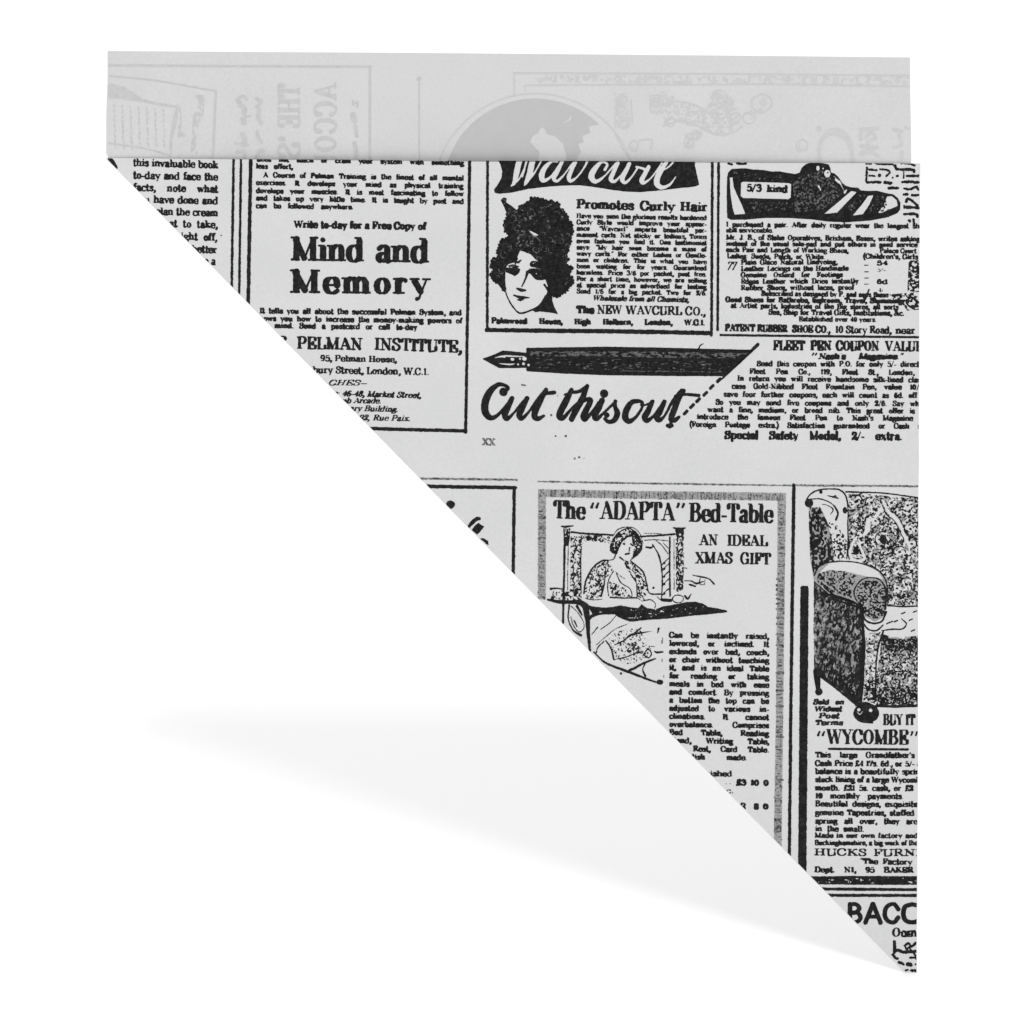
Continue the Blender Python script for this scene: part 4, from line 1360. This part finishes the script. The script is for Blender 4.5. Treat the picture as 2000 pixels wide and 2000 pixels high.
# --- armchair
tn = Ink(1565, 945, 1798, 1425)
tn.frame(1540, 930, .2639)
tn.poly([(188, 770), (300, 865), (480, 930), (555, 965), (560, 1100), (572, 1250), (545, 1685), (500, 1685), (250, 1485), (190, 1460)])
tn.rough = .3
tn.build('armchair_side_shading', M_SIDE, FRONT)
tn = Ink(1565, 945, 1798, 1425)
tn.frame(1540, 930, .2639)
tn.poly([(150, 225), (235, 225), (285, 330), (320, 450), (340, 630), (480, 640), (640, 680), (700, 730), (735, 860), (735, 950), (560, 960), (480, 930), (300, 860), (188, 770), (160, 600)])
tn.tone([(445, 130), (960, 165), (960, 950), (745, 950), (690, 720), (445, 590)], .5, 7, seed=170)
tn.tone([(690, 1190), (960, 1190), (960, 1690), (650, 1690), (655, 1450)], .7, 6, seed=171)
CHAIR_TINT = tn
tn.poly([(540, 945), (720, 955), (716, 1030), (640, 1075), (565, 1035)])
tn.tone([(575, 1160), (690, 1150), (660, 1260), (645, 1690), (550, 1690)], .35, 5, seed=172)
tn.poly([(300, 640), (430, 628), (560, 648), (660, 700), (700, 760), (560, 735), (420, 700), (300, 690), (220, 720)], cut=True)
i = Ink(1565, 945, 1798, 1425)
i.frame(1540, 930, .2639)
i.st([(125, 190), (160, 130), (225, 98), (310, 90), (380, 98), (425, 145), (440, 230), (440, 320)], [10, 12, 12, 10, 12, 12, 10, 8])
i.dot(152, 195, 32)
i.st([(165, 165), (240, 165), (320, 200), (365, 265), (350, 320)], [10, 9, 9, 16, 16])
i.st([(290, 140), (330, 150), (370, 160)], [6, 14, 6])
i.st([(250, 205), (280, 208), (330, 240), (310, 280)], [5, 8, 12, 6])
i.dot(240, 112, 14)
i.dot(345, 145, 11)
i.dot(418, 250, 18, ry=26)
i.tone([(150, 225), (235, 225), (285, 330), (320, 450), (340, 630), (230, 655), (185, 720), (160, 600), (150, 350)], .72, 3.4, 5, seed=71)
i.tone([(285, 330), (360, 360), (400, 420), (430, 460), (430, 600), (345, 620), (320, 450)], .40, 3, 4, seed=72)
i.st([(438, 320), (440, 470), (430, 610)], 9)
i.st([(425, 112), (560, 116), (720, 124), (960, 158)], [14, 12, 10, 12])
i.tone([(445, 130), (560, 125), (680, 140), (960, 165), (960, 950), (745, 950), (730, 860), (690, 720), (560, 640), (445, 590)], .46, 2.5, seed=73)
MOTIF = [(500, 185, 52), (612, 195, 46), (760, 195, 50), (880, 215, 44), (700, 465, 62), (820, 560, 48), (900, 640, 50), (800, 690, 46), (870, 800, 52), (900, 390, 46), (640, 330, 40), (800, 830, 40), (910, 500, 40)]


def motif_cuts(k):
    for x, y, r in MOTIF:
        for q_ in range(6):
            an = q_ * 1.05 + x * .37
            rq = r * (.45 + .25 * math.sin(q_ * 2.3 + y))
            k.st([(x + .3 * r * math.cos(an), y + .3 * r * math.sin(an)), (x + rq * math.cos(an + .3), y + rq * math.sin(an + .3)), (x + 1.5 * rq * math.cos(an + .7), y + 1.5 * rq * math.sin(an + .7))], [10, 20, 6], cut=True)
    k.st([(700, 180), (740, 262), (795, 310), (865, 450), (850, 520)], [16, 24, 26, 22, 8], cut=True)
    k.st([(690, 235), (650, 290), (630, 330)], [30, 22, 10], cut=True)
    k.st([(590, 320), (585, 390), (555, 440)], [30, 38, 14], cut=True)
    k.st([(498, 450), (465, 520), (455, 580), (500, 620), (560, 610), (545, 550), (510, 490)], [14, 20, 22, 20, 20, 18, 14], cut=True)
    k.st([(840, 420), (880, 480), (900, 560)], [14, 22, 8], cut=True)


motif_cuts(i)
motif_cuts(CHAIR_TINT)
CHAIR_TINT.rough = .3
CHAIR_TINT.build('armchair_shading', M_TINT, FRONT)
for x, y, r in MOTIF:
    i.dot(x + 3, y - 2, r * .26, ry=r * .2)
    i.st([(x + r * .95 * math.cos(a + x), y + r * .95 * math.sin(a + x)) for a in np.linspace(0, 2.6, 7)], [3, 6, 9, 9, 8, 6, 3])
i.st([(690, 200), (725, 280), (785, 330), (845, 450)], 7)
i.st([(720, 180), (760, 250), (815, 300), (885, 440)], 7)
i.dot(700, 465, 26, ry=34)
i.dot(500, 550, 22, ry=30)
i.st([(455, 480), (440, 560), (450, 610)], 9)
i.poly([(195, 720), (225, 670), (300, 635), (430, 625), (560, 645), (660, 690), (720, 760), (735, 860), (735, 960), (480, 930), (300, 860), (200, 780)], cut=True)
i.st([(190, 730), (225, 668), (300, 634), (430, 626), (560, 648), (665, 695), (718, 765), (735, 860), (735, 950)], [14, 10, 10, 10, 11, 11, 12, 10, 8])
i.tone([(210, 720), (300, 690), (420, 700), (520, 740), (480, 820), (475, 900), (300, 850), (215, 780)], .50, 2.6, 3.2, seed=74)
i.st([(265, 820), (330, 870), (400, 895), (480, 925), (530, 955)], 12)
i.st([(285, 800), (380, 870), (470, 905)], 5, cut=True)
i.st([(600, 745), (540, 765), (490, 830), (495, 900), (540, 950)], [9, 10, 12, 10, 14])
i.st([(600, 745), (670, 760), (715, 820), (722, 900), (715, 980)], [9, 10, 14, 16, 18])
i.st([(600, 752), (530, 790), (500, 860), (515, 920)], 7, cut=True)
i.st([(590, 728), (520, 750), (474, 820), (472, 900)], 9, cut=True)
i.tone([(560, 770), (660, 770), (712, 830), (715, 1020), (640, 1060), (560, 1020), (540, 950), (500, 880), (510, 810)], .56, 2.8, seed=75)
i.st([(540, 960), (560, 1050), (620, 1085), (690, 1070), (722, 1000)], [24, 16, 14, 12, 18])
i.st([(560, 1090), (590, 1130), (650, 1140), (700, 1100)], 12)
i.poly([(188, 770), (300, 865), (480, 930), (555, 965), (560, 1100), (572, 1250), (560, 1500), (545, 1685), (500, 1685), (400, 1590), (250, 1485), (190, 1460), (185, 1100)])
i.tone([(196, 790), (300, 880), (500, 945), (530, 1000), (545, 1200), (510, 1420), (430, 1480), (300, 1430), (195, 1440), (190, 1100)], .44, 2.6, 6, seed=76, cut=True, rot=.25)
i.tone([(250, 1440), (400, 1440), (520, 1400), (525, 1640), (400, 1570), (270, 1480)], .16, 2.4, 5, seed=176, cut=True, rot=.25)
i.tone([(210, 860), (420, 950), (440, 1250), (260, 1300)], .22, 4.5, 9, seed=177, cut=True, rot=.25)
i.tone([(185, 900), (240, 900), (240, 1400), (190, 1400)], .45, 2.4, 7, seed=77, cut=True)
i.st([(300, 900), (420, 935), (540, 970)], 14)
i.tone([(575, 1160), (690, 1150), (660, 1260), (645, 1400), (640, 1690), (550, 1690), (572, 1400)], .26, 3, seed=78)
i.st([(700, 1150), (665, 1260), (648, 1400), (645, 1660)], [14, 12, 12, 14])
i.tone([(590, 1500), (650, 1480), (650, 1700), (545, 1700)], .55, 3, seed=79)
i.st([(690, 1140), (760, 1130), (840, 1128), (872, 1090), (835, 1052)], [8, 12, 12, 12, 8])
for x, y in [(760, 1075), (795, 1070), (850, 1010), (935, 1000), (905, 1060), (920, 1140), (735, 1085)]:
    i.st([(x - 12, y + 5), (x + 12, y - 5)], 10)
i.st([(735, 955), (850, 962), (960, 958)], 12)
i.tone([(690, 1165), (800, 1190), (960, 1180), (960, 1290), (680, 1290)], .82, 2.4, seed=80)
i.tone([(670, 1560), (960, 1540), (960, 1690), (655, 1690)], .45, 2.4, seed=182)
i.st([(745, 1190), (880, 1195)], 16, cut=True)
i.tone([(680, 1290), (960, 1290), (960, 1690), (650, 1690), (655, 1450)], .55, 2.4, seed=81)
i.tone([(690, 1300), (960, 1300), (960, 1600), (670, 1600), (665, 1450)], .16, 3.4, seed=181, cut=True)
i.st([(700, 1470), (850, 1440), (960, 1480)], 10)
i.st([(640, 1695), (780, 1702), (960, 1696)], [18, 20, 20])
i.st([(210, 1440), (215, 1520), (222, 1600)], [56, 44, 30])
i.dot(225, 1592, 28)
i.st([(235, 1480), (350, 1565), (500, 1685)], [10, 14, 20])
i.dot(575, 1752, 97, ry=72)
i.st([(500, 1690), (575, 1675), (650, 1700)], 20)
i.st([(520, 1670), (580, 1664), (640, 1690)], 6, cut=True)
i.dot(520, 1725, 12, cut=True)
i.st([(505, 1740), (530, 1760), (548, 1735)], 5, cut=True)
i.dot(608, 1730, 13, cut=True)
i.st([(560, 1815), (620, 1822)], 14)
i.rough = .45
i.build('armchair_illustration', M_INK, FRONT, label='engraved floral upholstered armchair cut off by the edge')

i = Ink(1580, 1355, 1800, 1475, res=.7)
for s_, a, b, y in [("Sold on", 1588, 1648, 1375), ("Widest", 1590, 1644, 1388.5), ("Post", 1598, 1639, 1402), ("Terms", 1591, 1646, 1415.5)]:
    text(i, s_, a, y, b, y, 11, T=36, t=19, slant=.15)
text(i, "BUY IT NOW", 1725, 1415.5, 1838, 1416, 21, T=27, t=11, jit=0)
text(i, "\"", 1593, 1457, 1612, 1457, 28, T=22, t=13, jit=0)
text(i, "WYCOMBE", 1615, 1452.5, 1774, 1454, 28.5, T=24, t=8, jit=0)
text(i, "~", 1776, 1456, 1795, 1456, 28, T=22, t=13, jit=0)
i.line(1619, 1462, 1773, 1463, 4.6)
i.build('headline', M_INK, FRONT, label='headline of the armchair advertisement')
i = Ink(1583, 1465, 1800, 1710)
bs = [1479, 1495.5, 1511, 1527, 1543.5, 1559, 1574.5, 1591.5, 1608, 1623]
bt = [("This large Grandfather's Wing", 1840), ("Cash Price £4 17s. 6d., or 5/- d", 1800), ("balance is a beautifully spring", 1805), ("stock lining of a large Wycomb", 1798), ("month. £21 5s. cash, or £2 10", 1806), ("10 monthly payments.", 1765),
      ("Beautiful designs, exquisite", 1792), ("genuine Tapestries, stuffed", 1786), ("spring all over, they are", 1792), ("in the small.", 1688)]
for (s_, b), y in zip(bt, bs):
    text(i, s_, 1592, y, b, y + 1, 12.4, T=27, t=13, hs=.88)
text(i, "Made in our own factory and", 1591, 1635.5, 1793, 1636, 10.6, T=30, t=15)
text(i, "Buckinghamshire, a big work of the", 1591, 1650, 1793, 1650.5, 11, T=28, t=14)
text(i, "HUCKS", 1590, 1670, 1693, 1671, 13.5, T=30, t=13, hs=1.2)
text(i, "FURNISH", 1706, 1671, 1838, 1672, 13.5, T=30, t=13, hs=1.2)
text(i, "\"The Factory in", 1679, 1686.5, 1806, 1688.5, 12, T=32, t=15)
text(i, "Dept. N1, 95 BAKER", 1591, 1703, 1784, 1704, 12, T=32, t=15)
i.build('body_text', M_INK, FRONT)

i = Ink(1570, 1705, 1800, 1760)
i.poly([(1570, 1711), (1680, 1710), (1797, 1710.5), (1797, 1727.5), (1680, 1727.5), (1570, 1726.5)])
i.tone([(1590, 1715), (1795, 1714), (1795, 1724), (1600, 1724)], .06, 6, 2, seed=91, cut=True)
i.rough = .6
i.build('printed_bar', M_INK, FRONT)
rule(1600, 1735.5, 1798, 1737, 6.2)
rule(1610, 1748, 1798, 1748.3, 6.2)
i = Ink(1640, 1755, 1800, 1815, res=.7)
text(i, "BA", 1652, 1803.5, 1724, 1804, 40, T=22, t=19, serif=False, tabl=SANS, jit=0, ls=-1)
text(i, "C", 1723, 1803.5, 1760, 1804, 40, T=22, t=19, serif=False, tabl=SANS, jit=0)
text(i, "O", 1759, 1803.5, 1804, 1804, 40, T=22, t=19, serif=False, tabl=SANS, jit=0)
i.build('headline', M_INK, FRONT, label='large sans lettering cut off at the edge')
i = Ink(1715, 1808, 1800, 1899)
text(i, "Oom Paul", 1742, 1829, 1850, 1829.5, 17, T=28, t=15, jit=0)
i.st([(1747, 1839), (1747, 1860)], 6)
i.frame(1560, 1680, .14493)
for p_, w_ in [([(1290, 1110), (1300, 1210)], 40), ([(1290, 1230), (1340, 1210), (1410, 1235), (1580, 1225)], 44), ([(1430, 1150), (1480, 1120), (1520, 1160), (1580, 1110)], 34), ([(1440, 1170), (1470, 1220)], 30),
               ([(1270, 1270), (1300, 1310), (1330, 1320)], 40), ([(1500, 1310), (1590, 1310)], 26), ([(1560, 1260), (1590, 1330)], 34), ([(1350, 1370), (1410, 1400)], 40), ([(1470, 1400), (1510, 1410)], 56),
               ([(1570, 1400), (1590, 1395)], 30), ([(1440, 1480), (1470, 1475)], 28), ([(1520, 1480), (1530, 1485)], 40), ([(1570, 1480), (1590, 1500)], 36), ([(1540, 1240), (1480, 1170)], 26)]:
    i.st(p_, w_)
i.rough = .8
i.build('lettering_fragment', M_INK, FRONT)

# ================================================================== PRINT SHOWING THROUGH THE BACK PANEL
YB = 345
i = Ink(205, 115, 735, YB)
i.line(205, 128, 450, 130, 4.4)
i.line(450, 130, 724, 131.5, 4.2)
i.line(722.5, 131, 722, YB, 4.8)
i.rough = .4
i.build('ghost_border_rule', M_GHOST, BACK)
i = Ink(205, 140, 435, YB)
i.line(205, 148, 300, 157, 3.0)
i.line(300, 157, 421, 178.5, 3.0)
i.line(421.5, 179, 414, YB, 5)
i.rough = .5
i.build('ghost_border_rule', M_GHOST, BACK)
i = Ink(205, 150, 440, YB)
i.frame(180, 80, .2588)
i.poly([(100, 325), (150, 325), (235, 345), (300, 385), (380, 440), (500, 470), (640, 492), (640, 505), (500, 490), (380, 462), (250, 440), (100, 430)])
i.st([(645, 490), (625, 600), (600, 720), (590, 860)], [16, 34, 24, 10])
i.st([(660, 500), (670, 600), (650, 720)], 8)
i.st([(100, 770), (220, 785), (400, 815), (590, 865)], 12)
for k in range(7):
    x = 170 + k * 62
    for m_ in range(9):
        y = 480 + m_ * 38 + k * 6
        if y < 800:
            i.st([(x + (m_ * 37 % 11) - 5, y), (x + (m_ * 53 % 17) - 8, y + 20)], 9 + (m_ * k) % 6)
i.tone([(760, 410), (850, 410), (840, 560), (800, 640), (790, 870), (740, 870), (760, 600)], .5, 5, 7, seed=101)
i.tone([(650, 640), (720, 640), (700, 720), (650, 740)], .4, 5, seed=102)
i.rough = .6
i.build('ghost_page_drawing', M_GHOST, BACK)
i = Ink(440, 150, 715, YB)
text(i, "THE", 585.7, 165, 585.7, 250, 42, T=20, t=9, mirror=(-1, 0), jit=0)
text(i, "'S", 585.7, 266, 585.7, 312, 42, T=20, t=9, mirror=(-1, 0), jit=0)
text(i, "ACCOU", 657, 163, 657, 335, 42, T=20, t=9, mirror=(-1, 0), jit=0, ls=8)
i.frame(440, 120, .14493)
for p_, w_ in [([(160, 520), (200, 490), (260, 480), (285, 520)], 45), ([(190, 560), (210, 600), (260, 640), (250, 700)], 70), ([(270, 750), (330, 745)], 30), ([(240, 790), (250, 830)], 80), ([(420, 510), (480, 560), (420, 620)], 50),
               ([(460, 660), (440, 740), (480, 840)], 55), ([(230, 990), (260, 1060), (240, 1130)], 70), ([(140, 1110), (300, 1130)], 40), ([(430, 960), (440, 1020), (480, 1090)], 50), ([(160, 1220), (250, 1220), (260, 1300)], 50),
               ([(420, 1290), (470, 1210), (510, 1210)], 50), ([(1720, 540), (1720, 590), (1780, 560), (1780, 620)], 30), ([(1720, 730), (1740, 800)], 80), ([(1750, 870), (1770, 1010)], 50), ([(1740, 1110), (1760, 1200), (1760, 1300)], 60)]:
    i.st(p_, w_)
i.rough = .5
i.build('ghost_lettering', M_GHOST, BACK, label='faint mirrored vertical lettering')
i = Ink(810, 145, 1780, YB)
i.line(818.6, 155, 818.8, YB, 3.2)
i.dot(818.5, 155, 5)
i.build('ghost_rule', M_GHOST, BACK)
i = Ink(995, 138, 1780, 190)
i.line(1003, 144, 1400, 145.5, 3)
i.line(1400, 145.5, 1779, 148, 3)
i.line(1003.5, 144, 1004.5, 184, 3.4)
i.line(1024, 168, 1500, 165.5, 2.6)
i.line(1500, 165.5, 1779, 169, 3)
i.line(1024.5, 168, 1025, 178, 2.6)
i.tone([(1050, 148), (1779, 151), (1779, 165), (1050, 163)], .40, 5, 6, seed=111)
i.rough = .5
i.build('ghost_frame_rule', M_GHOST2, BACK)
i = Ink(855, 176, 1250, YB)
a_ = np.linspace(math.pi * 1.03, math.pi * 1.97, 60)
i.raw(np.stack([1045 + 199 * np.cos(a_), 383 + 199 * np.sin(a_)], 1), np.full(60, 2.4))
i.build('ghost_ring', M_GHOST2, BACK)
i = Ink(870, 190, 1225, YB)
cx, cy, rr0 = 1045, 374, 180
i.dot(cx, cy, rr0)
i.frame(640, 80, .3106)
i.poly([(1270, 640), (1290, 600), (1325, 580), (1340, 545), (1360, 550), (1380, 590), (1430, 600), (1480, 650), (1500, 720), (1500, 860), (1310, 860), (1330, 700)], cut=True)
i.poly([(1700, 530), (1640, 540), (1650, 580), (1600, 600), (1610, 640), (1575, 650), (1590, 700), (1560, 760), (1580, 860), (1900, 860), (1900, 500)], cut=True)
i.st([(1530, 480), (1520, 500), (1480, 520)], [10, 12, 5], cut=True)
i.build('ghost_portrait_disc', M_DISC, BACK, label='faint grey half disc with a portrait silhouette')
i = Ink(1200, 165, 1780, YB)
i.frame(1200, 80, .3209)


def curl(x, y, r, a0=0, turns=1.3, w_=8):
    i.st([(x + r * (1 - .5 * t_) * math.cos(a0 + t_ * turns * 6.28), y + r * (1 - .5 * t_) * math.sin(a0 + t_ * turns * 6.28)) for t_ in np.linspace(0, 1, 14)], w_)


for x, y, r, a0 in [(45, 370, 40, 1), (30, 420, 36, 2), (60, 510, 32, 0), (265, 370, 44, 2), (300, 330, 20, 0), (340, 500, 34, 3), (480, 470, 52, 1), (640, 360, 58, 4), (690, 390, 44, 1), (645, 450, 46, 2), (740, 470, 40, 1),
                    (815, 470, 46, 5), (455, 620, 36, 1), (500, 580, 34, 3), (1145, 640, 42, 2), (120, 640, 36, 1), (250, 400, 50, 4)]:
    curl(x, y, r, a0)
i.st([(895, 325), (950, 350), (955, 400), (900, 440), (845, 415), (838, 360), (895, 325)], 11)
i.dot(905, 375, 22)
i.tone([(200, 330), (360, 340), (560, 420), (600, 310), (720, 340), (760, 460), (700, 580), (560, 540), (380, 500), (220, 440)], .4, 3.5, seed=120)
i.tone([(0, 320), (80, 320), (100, 540), (0, 540)], .4, 3.5, seed=121)
i.tone([(430, 570), (540, 550), (480, 660), (420, 660)], .45, 3.5, seed=122)
i.dot(885, 420, 13)
i.st([(320, 370), (400, 372), (480, 390), (560, 430), (620, 480)], 9)
i.st([(300, 520), (400, 490), (480, 510), (560, 550), (640, 575), (720, 560), (780, 520)], 11)
i.st([(560, 530), (600, 565), (670, 575)], 16)
i.st([(100, 360), (110, 500)], 8)
i.st([(150, 610), (225, 605), (222, 660)], 10)
i.st([(0, 560), (40, 640), (90, 720)], 7)
i.dot(1245, 535, 17)
i.st([(1248, 900), (1245, 700), (1255, 620), (1300, 565), (1350, 555), (1410, 590), (1438, 650), (1448, 740), (1450, 900)], [16, 18, 24, 36, 46, 40, 26, 18, 16])
i.dot(1250, 718, 15)
i.dot(1450, 718, 15)
for p_, w_ in [([(1498, 540), (1600, 535)], 22), ([(1500, 560), (1500, 600)], 22), ([(1530, 590), (1560, 560), (1590, 590), (1560, 605)], 18), ([(1500, 640), (1600, 650)], 20), ([(1500, 690), (1550, 670), (1600, 700)], 24),
               ([(1700, 540), (1750, 550)], 22), ([(1730, 570), (1745, 630), (1700, 650)], 18), ([(1750, 680), (1740, 760)], 24), ([(1770, 530), (1800, 535)], 12), ([(1540, 610), (1545, 640)], 16)]:
    i.st(p_, w_)
i.rough = .5
i.build('ghost_ornament', M_GHOST2, BACK, label='faint floral scrolls and lettering seen through the paper')
print('tris', sum(sum(len(p.vertices) - 2 for p in o.data.polygons) for o in COL.objects if o.type == 'MESH' and len(o.data.polygons) < 400000))
